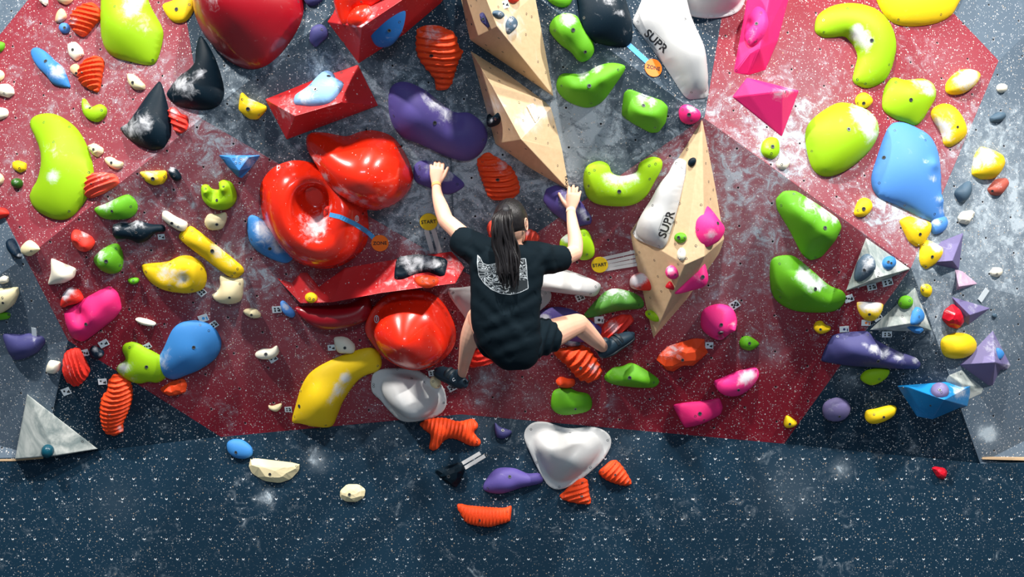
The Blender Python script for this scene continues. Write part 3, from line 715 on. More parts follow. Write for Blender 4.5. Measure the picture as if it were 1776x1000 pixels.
H('beige','pale yellow-beige block beside the dark plug at far left',[(39,428),(52,415),(62,422),(70,432),(52,445),(40,440)],.05,geo=True,s=[(54,435)])
H('navy','dark navy plug hold at far left beside the pale block',[(15,420),(23,413),(31,425),(38,445),(30,447),(20,436)],.06,ch=[(25,416,5,.5),(35,443,4,.8)])
H('cream','off-white horn hold at left on the edge of the red paint',[(88,446),(110,456),(133,465),(130,480),(115,488),(82,494),(89,472)],.09,pk=(115,472),geo=True,ch=[(86,465,9,.5)])
H('lime','lime frog-shaped hold with two eyes and a curved lip',[(349,330),(351,321),(360,320),(368,327),(380,328),(380,316),(390,312),(404,319),(411,340),(405,355),(390,363),(368,360),(353,347)],.07,pk=(382,345),bumps=[(358,327,7,.03),(388,322,8,.03),(372,334,9,-.02)],b=[(376,347,.7)],s=[(356,327),(387,323)])
H('blue','blue half-oval hold with broad chalk, left of the red shell',[(430,378),(440,373),(460,385),(490,415),(508,440),(506,450),(492,455),(460,443),(437,425),(429,400)],.08,pk=(462,405),ch=[(460,405,20,1),(482,428,14,.9),(450,392,10,.6)],b=[(468,431)],s=[(436,415)])
H('beige','beige saddle block below the yellow bar',[(382,478),(395,480),(420,482),(422,500),(418,520),(400,525),(378,522),(368,512),(376,505),(382,495)],.09,pk=(400,508),ch=[(372,507,8,.6)],b=[(398,516,.7)],s=[(416,492)])
H('beige','small cream lens hold near the blue pinch',[(422,540),(428,535),(443,535),(453,545),(447,550),(433,548)],.04,b=[(436,546,.7)])
H('skyblue','pale blue chalky pinch with a card at its left',[(486,525),(492,521),(502,530),(512,542),(509,549),(500,547),(491,540)],.045,ch=[(496,530,8,.9)])
H('cream','cream saddle hold with a card below it, left of the yellow claw',[(443,612),(455,604),(470,604),(480,599),(484,607),(481,615),(465,621),(447,619)],.05,b=[(461,614,.9)],ch=[(450,610,8,.5)])
H('yellow','large curved yellow claw macro at lower centre left',[(507,730),(512,705),(525,665),(545,640),(590,617),(635,603),(655,608),(662,628),(655,642),(625,655),(598,690),(585,720),(575,738),(550,739),(520,733)],.15,pk=[(560,680),(545,715,.6),(620,635,.7)],pw=28,ch=[(585,675,14,1.1),(600,655,11,1.1),(572,695,9,.8)],s=[(541,640),(522,678),(511,722),(565,737),(655,634)],b=[(519,704)],sup=True)
H('cream','white-beige block resting over the tip of the yellow claw',[(579,588),(585,583),(602,585),(615,598),(614,610),(600,611),(585,608)],.06,b=[(598,603,.8)],nrm=(0,-1,-.35))
H('beige','tiny cream crescent left of the yellow claw',[(466,702),(473,703),(488,699),(487,707),(479,712),(468,708)],.03)
H('orange','orange ridged bone-shaped hold below the white twin-lobed macro',[(729,734),(743,726),(770,724),(795,730),(820,726),(829,738),(823,750),(834,765),(830,772),(815,772),(790,761),(773,762),(757,779),(745,777),(747,755),(734,743)],.10,wave=(8,7,.005,.4,.5),bumps=[(775,741,20,-.015)],s=[(827,766)])
H('indigo','small navy blue petal hold with a washer right of the orange bone',[(858,733),(868,740),(887,747),(882,756),(870,760),(860,754)],.04,b=[(872,746,.8)])
H('black','dark faceted hold beside two white tape strips on the kick board',[(752,815),(775,808),(800,800),(807,811),(800,832),(790,846),(770,833)],.07,facet=True,b=[(778,826,.9)])
H('violet','purple fish-shaped hold left of the white heart macro',[(838,845),(845,828),(862,812),(890,811),(915,820),(935,820),(942,830),(936,838),(905,845),(872,855),(847,853)],.09,bumps=[(885,828,12,-.01)],b=[(884,826,.9)],s=[(846,846),(938,825)])
H('orange','wide orange ridged tray hold lowest on the kick board',[(792,876),(800,873),(815,876),(870,880),(886,877),(887,890),(883,903),(865,909),(845,913),(812,907),(800,893)],.07,wave=(5,6,.005,.2,.6),p=.4,s=[(880,886)],b=[(832,902,.8)])
H('orange','triangular orange ridged hold tucked against the tip of the white heart',[(971,860),(985,845),(1003,830),(1018,831),(1022,855),(1025,870),(1015,874),(985,869)],.07,wave=(70,8,.006,.8,.5),s=[(1010,836),(978,861),(1020,868)],b=[(1009,860,.8)])
H('orange','triangular orange ridged hold right of the white heart',[(1038,818),(1050,806),(1065,797),(1078,806),(1094,832),(1093,840),(1078,841),(1052,832)],.07,wave=(40,8,.006,.8,.5),s=[(1067,803),(1047,817),(1088,834)],b=[(1067,823,.7)])
H('blue','round blue pebble hold on the kick board',[(394,768),(405,761),(422,763),(437,776),(437,789),(425,795),(408,793),(396,783)],.05,b=[(409,784,.8)])
H('beige','cream faceted half-disc hold on the kick board',[(435,793),(520,803),(519,815),(505,830),(485,837),(458,833),(437,820),(431,806)],.06,facet=True,p=.6,s=[(437,795),(514,808)],b=[(468,822,.8)])
H('beige','small cream faceted hold on the kick board, right of the half-disc',[(590,850),(602,839),(622,839),(634,848),(632,861),(618,870),(600,869),(590,862)],.05,facet=True,b=[(606,857,.8)],s=[(626,845)])
# --- left lower
H('teal','glossy teal ball hold on the large grey marbled triangle',ell(83,781,11,11),.06)
H('orange','tall orange ridged shell hold with a chalked foot, lower left',[(188,660),(200,648),(215,651),(228,665),(230,690),(222,715),(214,733),(213,748),(195,754),(180,745),(173,715),(176,690),(186,675)],.10,wave=(83,7.5,.009,.5,.8),ch=[(208,742,7,.8)],s=[(190,718)])
H('coral','orange-red scallop shell hold with fanned ribs at left',[(109,628),(113,611),(125,604),(138,604),(148,620),(156,640),(150,655),(135,668),(120,662),(110,645)],.09,wave=(155,7,.008,.9,.5),s=[(132,653)],ch=[(120,640,10,.3)])
H('cream','small cream cube hold left of the scallop shell',[(86,623),(107,627),(103,642),(97,647),(80,645)],.05,geo=True)
H('indigo','dark purple wedge hold at far left with a thin tag above',[(5,582),(8,577),(35,580),(50,577),(75,583),(80,592),(70,608),(50,618),(27,624),(18,612)],.09,pk=(45,597),geo=True,ch=[(60,588,6,.5)],s=[(24,618)])
H('coral','red hook hold with a chalked arm behind the pink cylinder at left',[(105,528),(110,508),(122,498),(136,501),(145,515),(138,523),(120,528),(112,532)],.06,ch=[(112,512,9,1.2),(122,502,9,1.1)])
H('hotpink','fat pink notched cylinder hold at left',[(111,541),(128,530),(150,515),(190,494),(206,508),(212,535),(198,553),(145,593),(125,585),(114,560)],.13,geo=True,pk=[(190,515),(165,540),(140,562)],pw=14,bumps=[(142,540,12,-.04)],b=[(149,562,.9)],s=[(191,500)])
H('beige','cream angular hold cut by the left edge beside a green sliver',[(-10,500),(10,499),(32,497),(34,508),(25,528),(5,542),(-10,540)],.07,geo=True,s=[(4,516)],b=[(5,525,.7)])
H('cream','tiny cream cube near the left edge above the cut cream hold',[(0,481),(7,477),(16,480),(16,488),(6,491),(-1,488)],.03,geo=True)
H('green','green sliver on the left edge under the cream hold',[(-10,541),(15,542),(18,547),(14,552),(-10,553)],.03,s=[(15,545)])
H('green','tiny green jib on the red panel under the big yellow macro',[(222,484),(230,481),(240,482),(241,488),(232,492),(224,489)],.03,s=[(231,486)])
H('cream','thin cream oval hold above the lime pinch',[(235,553),(243,550),(262,555),(271,560),(266,564),(247,561)],.035)
H('lime','lime pinch hold overlapped by the big blue pill at left',[(212,605),(218,595),(235,593),(255,603),(275,614),(292,625),(290,650),(275,662),(258,661),(240,664),(218,656),(203,642),(206,632),(218,622)],.07,ch=[(213,637,12,1.1),(236,655,9,.5)],b=[(254,636,.9)],s=[(225,602)],sup=True)
H('blue','large blue pill-shaped hold with a chalky lower end at left',[(300,570),(320,557),(348,556),(372,568),(384,593),(376,618),(350,638),(322,650),(300,657),(280,648),(271,630),(284,603)],.12,pk=[(335,600),(300,630,.7)],ch=[(282,632,14,.6),(290,610,10,.35)],b=[(336,602,.9)],s=[(347,563),(362,573)])
H('orange','small folded orange hold beneath the big blue pill',[(277,673),(297,661),(318,655),(325,665),(322,680),(298,686),(286,682)],.06,facet=True,s=[(312,662)])
H('navy','little black and white marbled hold between cards at left',[(155,608),(162,599),(178,606),(180,615),(168,622),(158,617)],.035,ch=[(165,605,6,.9),(175,615,5,.8)])
# --- top centre
H('indigo','purple bump cut by the top edge beside the huge red dome',[(526,-12),(560,-12),(560,0),(546,10),(533,8)],.05)
H('indigo','small dark purple egg hold left of the topmost red volume',[(537,62),(541,48),(556,42),(567,50),(569,62),(558,73),(547,81),(538,72)],.05,s=[(558,51)])
H('gloss_red','red lipped shell hold on the topmost red volume, cut by the top edge',[(586,-20),(584,10),(588,30),(595,43),(606,38),(622,20),(650,5),(680,-20)],.14,pk=(620,-5),s=[(627,4)])
H('gloss_red','small red hold under the lip of the topmost red shell',[(604,42),(612,28),(625,16),(642,12),(646,22),(633,42),(615,47)],.06,ch=[(640,20,9,.9)],s=[(625,26)])
H('deepblue','deep blue almond hold on the topmost red volume',[(643,62),(648,42),(662,20),(688,7),(701,13),(703,30),(695,58),(678,78),(655,80)],.05,nrm=(.15,-1,-.55),ch=[(690,20,10,.4),(672,72,10,.3)],b=[(675,53,.9)],s=[(693,38),(694,14)])
H('orange','large orange ridged shell hold with a smooth pale cap, top centre',[(722,62),(726,48),(745,44),(770,47),(790,60),(795,78),(803,90),(796,105),(788,130),(780,150),(758,155),(752,135),(732,110),(722,88)],.10,wave=(92,11,.012,.5,1.0),ch=[(752,56,22,.7)],b=[(748,97)],s=[(767,135)])
H('paleblue','pale blue chalky hold with three lobes on the red box-like volume',[(510,178),(514,166),(535,155),(548,140),(565,124),(578,128),(584,138),(596,145),(590,160),(572,178),(545,184),(518,182)],.08,ch=[(535,170,18,.6),(570,145,14,.5),(525,165,12,.5)],b=[(547,155),(570,132)],s=[(586,151),(539,147)])
H('yellow','yellow concave bar hold left of the red box-like volume',[(417,162),(421,160),(432,170),(445,176),(463,184),(463,190),(448,207),(432,206),(413,190)],.05,geo=True,ch=[(437,174,11,.9)],b=[(430,189)],s=[(420,172),(449,199)])
H('violet','large purple twin-humped macro above the climber\'s left hand',[(674,165),(683,146),(705,142),(735,155),(765,178),(788,194),(815,195),(838,212),(847,235),(837,262),(812,278),(778,272),(730,250),(695,235),(677,205)],.16,pk=[(720,190),(815,240,.7)],pw=34,bumps=[(790,207,13,-.03)],ch=[(752,180,13,1),(772,197,14,1),(735,168,9,.7)],b=[(754,213)],s=[(838,242),(683,201)])
H('violet','purple start hold gripped by the climber\'s left hand',[(717,300),(720,285),(735,278),(760,284),(785,300),(805,318),(795,330),(774,336),(745,325),(722,315)],.08,pk=(752,300),ch=[(750,287,12,.9),(775,304,12,.9)],s=[(728,288),(728,293),(727,306),(793,319)],sup=True)
H('orange','egg-shaped orange ridged hold above the climber\'s head',[(829,275),(845,265),(858,270),(885,288),(898,310),(901,330),(890,342),(865,346),(848,341),(838,318),(829,292)],.09,wave=(85,9,.010,.6,.8),ch=[(873,284,16,.7)],b=[(863,312)],s=[(837,280),(857,340)])
H('violet','purple start hold gripped by the climber\'s right hand',[(941,347),(947,327),(965,320),(985,329),(1005,345),(1027,377),(1025,388),(1000,393),(983,385),(957,367)],.09,pk=(978,345),geo=True,ch=[(985,345,17,1),(1008,368,10,.9),(1018,380,7,.9)],b=[(1020,380,.9)],sup=True)
H('salmon','orange ridged hold hidden behind the climber\'s head and neck',[(845,396),(850,384),(862,380),(900,393),(925,399),(935,411),(922,421),(870,424),(852,418)],.07,wave=(20,9,.008,.5,.8),ch=[(913,403,12,.7)],s=[(850,402)])
H('lime','lime green hold partly behind the climber\'s right forearm',[(972,416),(985,405),(1010,396),(1022,404),(1031,430),(1028,445),(1010,450),(990,440),(973,430)],.06,ch=[(982,413,12,1.2)],s=[(1013,407),(1018,441)])
H('green','green double bump hold near the top between plywood and black macros',[(953,52),(960,32),(980,23),(1000,28),(1010,45),(1025,65),(1031,85),(1022,102),(1005,106),(990,90),(970,75)],.09,pk=[(980,50),(1012,88)],pw=18,ch=[(987,32,14,1.1)],b=[(994,52),(1015,90,.8)],s=[(962,53)])
H('green','green hold cut by the top edge beside the top plywood volume',[(945,-15),(950,0),(965,11),(983,12),(992,0),(990,-15)],.05)
H('green','wide green banana hold right of the top plywood volume',[(965,145),(975,128),(1010,127),(1040,113),(1062,109),(1082,113),(1083,122),(1068,145),(1045,175),(1020,186),(990,178),(970,162)],.12,ridge=True,pk=[(990,142),(1015,142),(1045,130),(1065,120)],pw=11,ch=[(1010,127,13,.9),(1035,118,11,.9)],b=[(1022,149)],s=[(974,149),(1072,121),(1025,179)])
H('green','boxy green hold right of the banana hold',[(1077,200),(1082,160),(1092,154),(1120,165),(1148,174),(1159,185),(1155,212),(1142,229),(1128,230),(1100,215)],.11,geo=True,ridge=True,pk=[(1100,185),(1118,190),(1138,195)],pw=9,bumps=[(1118,170,13,-.02)],ch=[(1115,168,14,1),(1135,176,9,.7)],b=[(1116,183)],s=[(1084,202),(1136,221)])
H('lime','lime U-shaped hold right of the climber\'s right hand',[(1012,305),(1018,288),(1038,279),(1055,285),(1062,300),(1080,305),(1103,298),(1110,282),(1130,272),(1146,276),(1148,290),(1135,315),(1118,342),(1090,356),(1045,355),(1022,345),(1013,325)],.10,ch=[(1080,308,18,1),(1052,310,12,.8),(1100,305,12,.8)],b=[(1074,332)],s=[(1022,300),(1031,295),(1021,322),(1126,287),(1137,284),(1127,310)])
H('black','glossy black macro cut by the top edge, blue tape strip leading from it',[(1003,-40),(1003,20),(1012,58),(1038,75),(1075,82),(1093,75),(1096,48),(1086,10),(1070,-40)],.16,pk=(1050,30),ch=[(1055,-2,16,.8),(1075,22,7,.9),(1085,55,7,.5)],b=[(1013,31,.7)])
H('hotpink','small round pink hold at the top tip of the diamond plywood volume',[(1177,195),(1182,184),(1195,182),(1214,194),(1212,208),(1197,215),(1182,210)],.05,ch=[(1200,190,10,.8)],b=[(1195,199)],s=[(1184,190),(1199,209)])
# --- on the plywood volumes
H('indigo','small navy pentagon hold on the top plywood volume',[(832,24),(840,20),(847,25),(850,45),(846,49),(834,37)],.04,facet=True,nrm=(-.3,-1,0),b=[(838,33,.7)])
H('slate','grey oval hold on the top plywood volume beside the navy pentagon',ell(863,25,10,6,25),.025,ch=[(867,24,6,.8)],s=[(868,25)])
H('slate','almond-shaped grey and white chalky hold on the top plywood volume',[(877,56),(876,40),(886,28),(894,36),(894,46),(884,57)],.03,ch=[(886,34,5,1),(880,52,5,1),(893,45,4,1)],s=[(887,32),(885,41),(883,52)])
H('coral','small red hold cut by the top edge on the top plywood volume',[(880,-8),(897,-8),(898,1),(890,6),(882,2)],.035)
H('black','dark dumbbell hold on the left face of the long plywood volume',[(848,198),(855,202),(868,192),(874,196),(873,206),(862,217),(850,218)],.04,b=[(859,206,.7)],s=[(867,199)],ch=[(852,208,5,.6)])
H('black','little black oval hold near the top of the diamond plywood volume',ell(1201,281,5.5,8.5,30),.025)
H('pink','pink bulging hold on the right side of the diamond plywood volume',[(1202,392),(1204,374),(1218,356),(1230,360),(1245,380),(1256,395),(1252,410),(1240,422),(1220,428),(1206,412)],.09,pk=(1228,395),ch=[(1235,405,12,.8)],b=[(1245,387,.9)],s=[(1210,398)],nrm=(.35,-1,.1))
H('green','small green button hold on the diamond plywood volume',ell(1181,412,10,9,-20),.035,b=[(1177,412,.9)],s=[(1188,411)])
H('cream','small white oval hold on the diamond plywood volume below the green button',ell(1182,441,8,11.5),.035,s=[(1180,435),(1179,449)],nrm=(0,-1,.1))
H('pink','small round pink hold with chalk on the lower diamond volume face',ell(1167,471,13,12),.05,ch=[(1163,467,10,.8)],s=[(1160,478),(1171,476)],nrm=(-.2,-1,-.35))
H('crimson','tiny dark red cone hold on the lower diamond volume face',[(1154,496),(1162,487),(1169,492),(1170,501),(1160,500)],.035,nrm=(-.2,-1,-.35))
H('pink','pink cone hold with a pocket on the lower right of the diamond volume',[(1171,509),(1180,492),(1200,468),(1217,452),(1224,462),(1227,482),(1221,495),(1200,503)],.10,pk=(1215,478),pw=14,nrm=(.15,-1,-.2),ch=[(1216,485,9,.6),(1205,475,8,.4)],b=[(1219,480)])
H('coral','chalky white and red stub hold on the left of the diamond volume',[(1092,488),(1098,477),(1117,471),(1130,480),(1136,490),(1134,501),(1112,502),(1096,498)],.07,ch=[(1100,486,14,1.5),(1115,480,9,1)],nrm=(-.2,-1,-.35),s=[(1110,498)])
H('lime','small lime lozenge hold near the bottom tip of the diamond volume',ell(1133,547,15,8,25),.045,nrm=(-.1,-1,-.35),s=[(1126,544)])
# --- centre lower
H('violet','purple macro arching behind the climber\'s right knee',[(930,548),(945,535),(972,532),(1000,540),(1020,552),(1045,571),(1040,587),(1015,592),(965,588),(935,570)],.08,ch=[(945,552,11,1.1)],s=[(1038,572)])
H('slate','pale grey hold just visible below the climber\'s right knee',[(970,586),(985,580),(1000,588),(1006,597),(985,598)],.04,ch=[(990,592,14,.8)])
H('coral','chalky red ridged bar hold above the climber\'s right shoe',[(1040,578),(1050,560),(1072,547),(1093,546),(1098,557),(1082,575),(1062,590),(1044,588)],.06,wave=(45,10,.008,.3,.6),ch=[(1062,568,13,.9)])
H('orange','chunky orange stacked-rib hold below the climber\'s right calf',[(962,613),(980,602),(1015,600),(1030,615),(1043,640),(1040,655),(1022,661),(1002,655),(983,633)],.12,wave=(50,11,.014,.4,1.2),ch=[(1030,638,10,.8)],b=[(1007,638)])
H('orange','small orange double knob under the chunky stacked-rib hold',[(964,660),(972,653),(985,656),(996,657),(996,667),(984,671),(970,668)],.04,bumps=[(973,661,6,.015)])
H('coral','red ridged hold peeking out beside the climber\'s left knee',[(815,635),(822,612),(837,600),(856,622),(850,631),(832,635)],.06,wave=(80,8,.008,.2,.6))
H('green','green dinosaur-head-shaped hold below the stacked-rib hold',[(956,692),(962,676),(985,672),(1000,678),(1020,683),(1027,697),(1022,710),(1000,716),(972,717),(957,707)],.08,pk=[(980,695),(1012,697,.6)],pw=14,b=[(998,709,.7)])
H('green','green shark-fin hold right of the stacked-rib hold',[(1048,653),(1062,638),(1080,634),(1095,629),(1115,638),(1140,655),(1142,664),(1130,671),(1095,670),(1060,664)],.10,ridge=True,pk=[(1075,648),(1095,645),(1115,652)],pw=9,b=[(1092,655)],s=[(1134,663)])
H('forest','dark green humped hold left of the diamond volume\'s lower half',[(1013,547),(1025,530),(1048,507),(1068,500),(1100,508),(1115,520),(1113,533),(1080,537),(1050,543),(1025,550)],.11,ridge=True,pk=[(1040,525),(1068,513),(1095,516)],pw=9,ch=[(1065,503,15,.9),(1045,518,8,.5),(1085,508,9,.5)],s=[(1020,545),(1108,528)])
H('beige','small cream pebble with a card above, right of the white twin-lobed macro',[(745,660),(750,652),(760,653),(765,664),(761,672),(750,670)],.03,s=[(751,661),(761,669)])
# --- right
H('lime','large lime C-shaped macro at upper right',[(1413,45),(1420,25),(1445,10),(1480,6),(1515,15),(1540,40),(1552,75),(1548,110),(1535,138),(1510,152),(1492,150),(1479,140),(1482,120),(1487,98),(1480,80),(1465,64),(1445,65),(1428,65),(1415,57)],.13,ch=[(1492,62,16,1.2),(1505,78,12,1),(1485,50,10,.8)],b=[(1512,70)],s=[(1428,35),(1429,56),(1470,15),(1487,138),(1501,145),(1542,112)])
H('yellow','big flat yellow macro cut by the top edge at upper right',[(1518,-40),(1522,5),(1545,37),(1580,46),(1630,38),(1657,15),(1665,-40)],.10,s=[(1558,34),(1632,25)])
H('lime','lime lumpy hold left of the chalky yellow lemon',[(1530,175),(1535,150),(1548,135),(1570,139),(1600,137),(1618,147),(1622,168),(1610,190),(1600,207),(1588,217),(1570,212),(1550,205),(1533,192)],.10,pk=[(1570,170),(1608,160,.7)],pw=22,ch=[(1605,148,14,.9),(1615,160,9,.7),(1585,142,8,.6)],b=[(1580,173)],s=[(1554,143)])
H('lime','large lime rounded macro with chalk on its upper right rim',[(1397,245),(1402,215),(1430,190),(1460,178),(1500,190),(1520,213),(1520,240),(1500,270),(1462,298),(1430,306),(1408,290)],.17,ch=[(1505,210,20,1.1),(1485,195,15,.9),(1512,235,13,.9)],b=[(1472,224)],s=[(1408,262)])
H('yellow','small yellow hold between the two large lime macros',[(1483,176),(1487,165),(1497,161),(1507,167),(1512,177),(1503,187),(1490,187)],.05,b=[(1498,179,.9)],s=[(1488,179)])
H('yellow','chalky yellow lemon-shaped hold at upper right',[(1640,158),(1642,142),(1660,124),(1680,121),(1698,130),(1688,150),(1670,162),(1650,164)],.09,ch=[(1675,138,20,1.1),(1685,130,12,.8)])
H('yellow','chalky yellow folded hold below the lemon-shaped one',[(1615,202),(1618,188),(1635,180),(1653,186),(1670,210),(1674,235),(1650,254),(1637,250),(1632,232)],.09,ch=[(1633,215,17,1.1),(1642,235,12,1)],b=[(1661,220,.7)])
H('cream','small cream pebble on the grey panel near the right edge, topmost there',ell(1736,153,8,8),.04)
H('slate','small slate blue block on the grey panel near the right edge',[(1715,204),(1728,194),(1740,195),(1742,204),(1730,213),(1718,212)],.05,geo=True)
H('lime','small lime hold with a bolt, above the white pebble right of the diamond volume',[(1320,262),(1323,246),(1335,238),(1348,243),(1350,265),(1340,275),(1327,272)],.045,ch=[(1332,250,9,.6)],b=[(1340,254)],s=[(1338,266)])
H('cream','small white pebble just below the small lime hold',[(1346,284),(1351,275),(1362,273),(1369,281),(1362,293),(1351,292)],.035,s=[(1356,285)])
H('skyblue','giant light blue sail-shaped macro at right',[(1511,312),(1520,275),(1540,222),(1560,212),(1590,222),(1615,240),(1628,275),(1632,340),(1637,375),(1625,385),(1600,378),(1560,358),(1522,340)],.13,pk=[(1570,290),(1615,340,.5)],pw=42,bumps=[(1607,290,10,.02),(1628,350,8,.02)],ch=[(1600,235,8,.5),(1604,280,6,.6),(1617,310,7,.8),(1630,345,7,.8),(1634,365,7,.8)],b=[(1533,273)],s=[(1552,226),(1525,317),(1569,356),(1621,371),(1605,243)])
H('skyblue','chalky blue tail piece at the lower tip of the sail-shaped macro',[(1614,390),(1618,378),(1636,375),(1641,388),(1633,402),(1618,405)],.05,ch=[(1625,385,9,.9)],s=[(1632,384)])
H('green','tapered green block with a chalked edge right of the diamond volume, upper one',[(1345,345),(1358,331),(1380,330),(1420,355),(1453,378),(1460,393),(1450,415),(1425,445),(1405,451),(1390,440),(1370,400),(1347,362)],.15,geo=True,ridge=True,pk=[(1378,356),(1400,370),(1425,390),(1440,404)],pw=13,ch=[(1405,350,16,1),(1430,368,14,1),(1448,380,10,.9)],b=[(1431,395)],s=[(1377,336),(1355,356),(1414,446)])
H('green','green sculpted block with a chalked shoulder, below the tapered green block',[(1335,470),(1340,448),(1365,442),(1382,447),(1410,470),(1438,494),(1462,505),(1466,520),(1450,537),(1420,541),(1380,538),(1352,525),(1338,505)],.14,ridge=True,pk=[(1368,462),(1385,478),(1400,498),(1440,518,.6)],pw=14,ch=[(1392,475,14,1.1),(1407,492,14,1.1),(1425,495,12,.7)],b=[(1414,501)],s=[(1352,457),(1353,515)])
H('yellow','small two-lobed yellow hold left of the giant blue macro\'s tip',[(1481,369),(1487,350),(1497,343),(1508,348),(1511,361),(1501,374),(1488,376)],.05,b=[(1498,362)],s=[(1488,365)])
H('yellow','upper of two yellow chalk-topped wedges below the giant blue macro',[(1558,382),(1575,374),(1615,386),(1613,402),(1600,425),(1588,428),(1575,418)],.07,geo=True,pk=(1590,395),ch=[(1597,385,14,1)],s=[(1565,381),(1593,425)],b=[(1596,406,.8)])
H('yellow','lower of two yellow chalk-topped wedges below the giant blue macro',[(1594,450),(1595,424),(1605,414),(1637,431),(1635,441),(1620,458),(1605,467),(1597,460)],.07,geo=True,pk=(1612,438),ch=[(1620,424,10,1),(1628,430,8,1)],s=[(1602,424),(1605,462)],b=[(1617,445,.8)])
H('slate','chalky grey shell hold on the upper marbled volume',[(1484,482),(1490,455),(1503,440),(1514,447),(1518,463),(1508,478),(1492,488)],.06,ch=[(1508,455,11,.9),(1498,465,9,.5)],s=[(1505,450),(1500,469)],b=[(1499,468,.8)])
H('blue','round blue pocket hold on the upper marbled volume',ell(1541,456,11,11.5),.045,b=[(1541,454,.8),(1546,456,.6)])
H('green','round green button hold on the lower marbled volume',ell(1571,524,13,11.5,-20),.04,s=[(1562,526),(1578,521)])
H('blue','blue D-shaped button hold on the lower marbled volume',[(1580,560),(1583,540),(1590,532),(1599,543),(1598,555),(1587,563)],.04,s=[(1592,538),(1594,549)])
H('blue','small folded blue wing hold at the foot of the lower marbled volume',[(1572,567),(1580,560),(1603,570),(1593,577)],.03,facet=True)
H('yellow','yellow pocket hold with a cream chalked top lip and a card below',[(1486,528),(1491,523),(1527,525),(1531,533),(1525,545),(1515,554),(1500,553),(1490,542)],.08,pk=(1508,535),ch=[(1500,527,13,1.3),(1520,529,12,1.3)],b=[(1508,545,.8)])
H('yellow','small yellow nose-shaped hold below the lower green block',[(1411,568),(1415,558),(1425,556),(1432,563),(1440,566),(1438,572),(1421,577)],.05,b=[(1423,571,.7)])
H('green','small green nose-shaped hold right of the pink ball',[(1282,593),(1288,584),(1300,583),(1316,594),(1312,600),(1300,606),(1286,602)],.05,b=[(1300,595,.8)])
H('pink','pink ball hold with a pocket and a snout',[(1215,557),(1220,537),(1243,527),(1267,532),(1277,548),(1277,565),(1265,577),(1250,588),(1235,584),(1219,572)],.12,pk=(1246,565),pw=30,bumps=[(1250,577,6,-.05),(1273,565,6,.03)],ch=[(1272,562,5,.8),(1250,584,6,.5)],b=[(1251,563,.9),(1250,577,1.5)])
H('orange','chunky orange driftwood-like hold with chalked top',[(1138,625),(1143,613),(1158,600),(1180,592),(1205,586),(1225,588),(1221,600),(1229,612),(1215,622),(1200,635),(1185,632),(1165,645),(1155,640)],.10,facet=True,ch=[(1170,603,15,1.1),(1150,612,8,.9)],b=[(1184,624,.8)])
H('pink','pink boat-shaped hold with a chalked end',[(1238,662),(1250,655),(1285,641),(1310,637),(1316,650),(1305,668),(1285,682),(1265,685),(1247,678)],.08,ch=[(1292,655,14,1.1),(1303,650,9,.8)],b=[(1281,676,.8)],s=[(1311,643)])
H('hotpink','pink half-pipe hold lowest of the pink holds',[(1166,701),(1185,698),(1225,694),(1248,689),(1254,705),(1250,718),(1225,731),(1188,742),(1178,725)],.08,geo=True,pk=(1208,722),pw=10,b=[(1214,717)],s=[(1206,721),(1221,728)])
H('yellow','tiny yellow nose hold near the tip of the red paint at lower right',[(1359,734),(1363,721),(1370,722),(1382,732),(1376,738),(1364,740)],.04,b=[(1370,735,.7)])
H('lilac','round lilac disc hold at lower right',[(1426,711),(1431,697),(1450,689),(1468,694),(1475,708),(1466,724),(1447,729),(1431,724)],.06,ch=[(1440,705,12,.4)],b=[(1456,722,.7)])
H('yellow','yellow bean hold between the lilac disc and the bright blue volume',[(1500,724),(1502,712),(1518,708),(1545,702),(1555,707),(1548,720),(1525,731),(1508,732)],.06,b=[(1533,723,.7)],s=[(1516,718)])
H('lime','green sliver hold peeking out below the wide purple macro',[(1492,656),(1500,643),(1520,638),(1541,640),(1540,650),(1525,662),(1508,666)],.05,s=[(1525,657)])
H('indigo','wide purple macro with a long chalk streak at right',[(1423,625),(1430,605),(1443,580),(1472,575),(1505,573),(1520,590),(1555,608),(1590,620),(1597,630),(1592,639),(1540,638),(1470,633),(1438,628)],.14,geo=True,ridge=True,pk=[(1470,592),(1505,600),(1545,618),(1575,628,.6)],pw=15,ch=[(1515,604,10,1),(1535,612,11,1),(1560,620,11,.9),(1588,625,7,1),(1500,598,7,.7)],b=[(1523,626)],s=[(1453,583),(1434,627),(1505,580)],sup=True)
H('lilac','round lilac button hold on the bright blue volume',ell(1630,678,16,11,5),.05,s=[(1628,675),(1633,680)],b=[(1630,676,.8)],ch=[(1630,670,8,.4)])
H('blue','blue patch hold on the purple star-shaped volume',[(1726,608),(1731,603),(1740,612),(1735,622),(1727,622)],.02,nrm=(.5,-1,0))
H('yellow','yellow low dome hold left of the purple star-shaped volume',[(1632,604),(1634,587),(1655,577),(1680,580),(1692,595),(1685,612),(1662,621),(1640,618)],.09,pk=(1658,600),facet=False)
H('crimson','dark red faceted nugget beside the purple tetrahedron',[(1633,553),(1637,538),(1652,526),(1663,535),(1668,558),(1660,570),(1645,566)],.08,facet=True,ch=[(1648,540,7,.6)])
H('cream','small white pentagon hold near the right edge of the photo',[(1716,472),(1722,463),(1735,464),(1736,475),(1728,481),(1719,478)],.04,geo=True,s=[(1729,475)])
H('cream','small white faceted hold on the grey panel left of the brick',[(1660,377),(1667,367),(1685,364),(1690,371),(1678,390),(1663,386)],.045,facet=True)
H('brick','brick red chalky block hold near the right edge',[(1711,328),(1726,310),(1743,308),(1748,319),(1732,340),(1718,338)],.06,geo=True,ch=[(1730,322,12,.4)],b=[(1721,331,.7)])
H('slate','slate blue teardrop hold left of the brick block',[(1655,335),(1664,323),(1680,314),(1681,332),(1673,348),(1664,351)],.06)
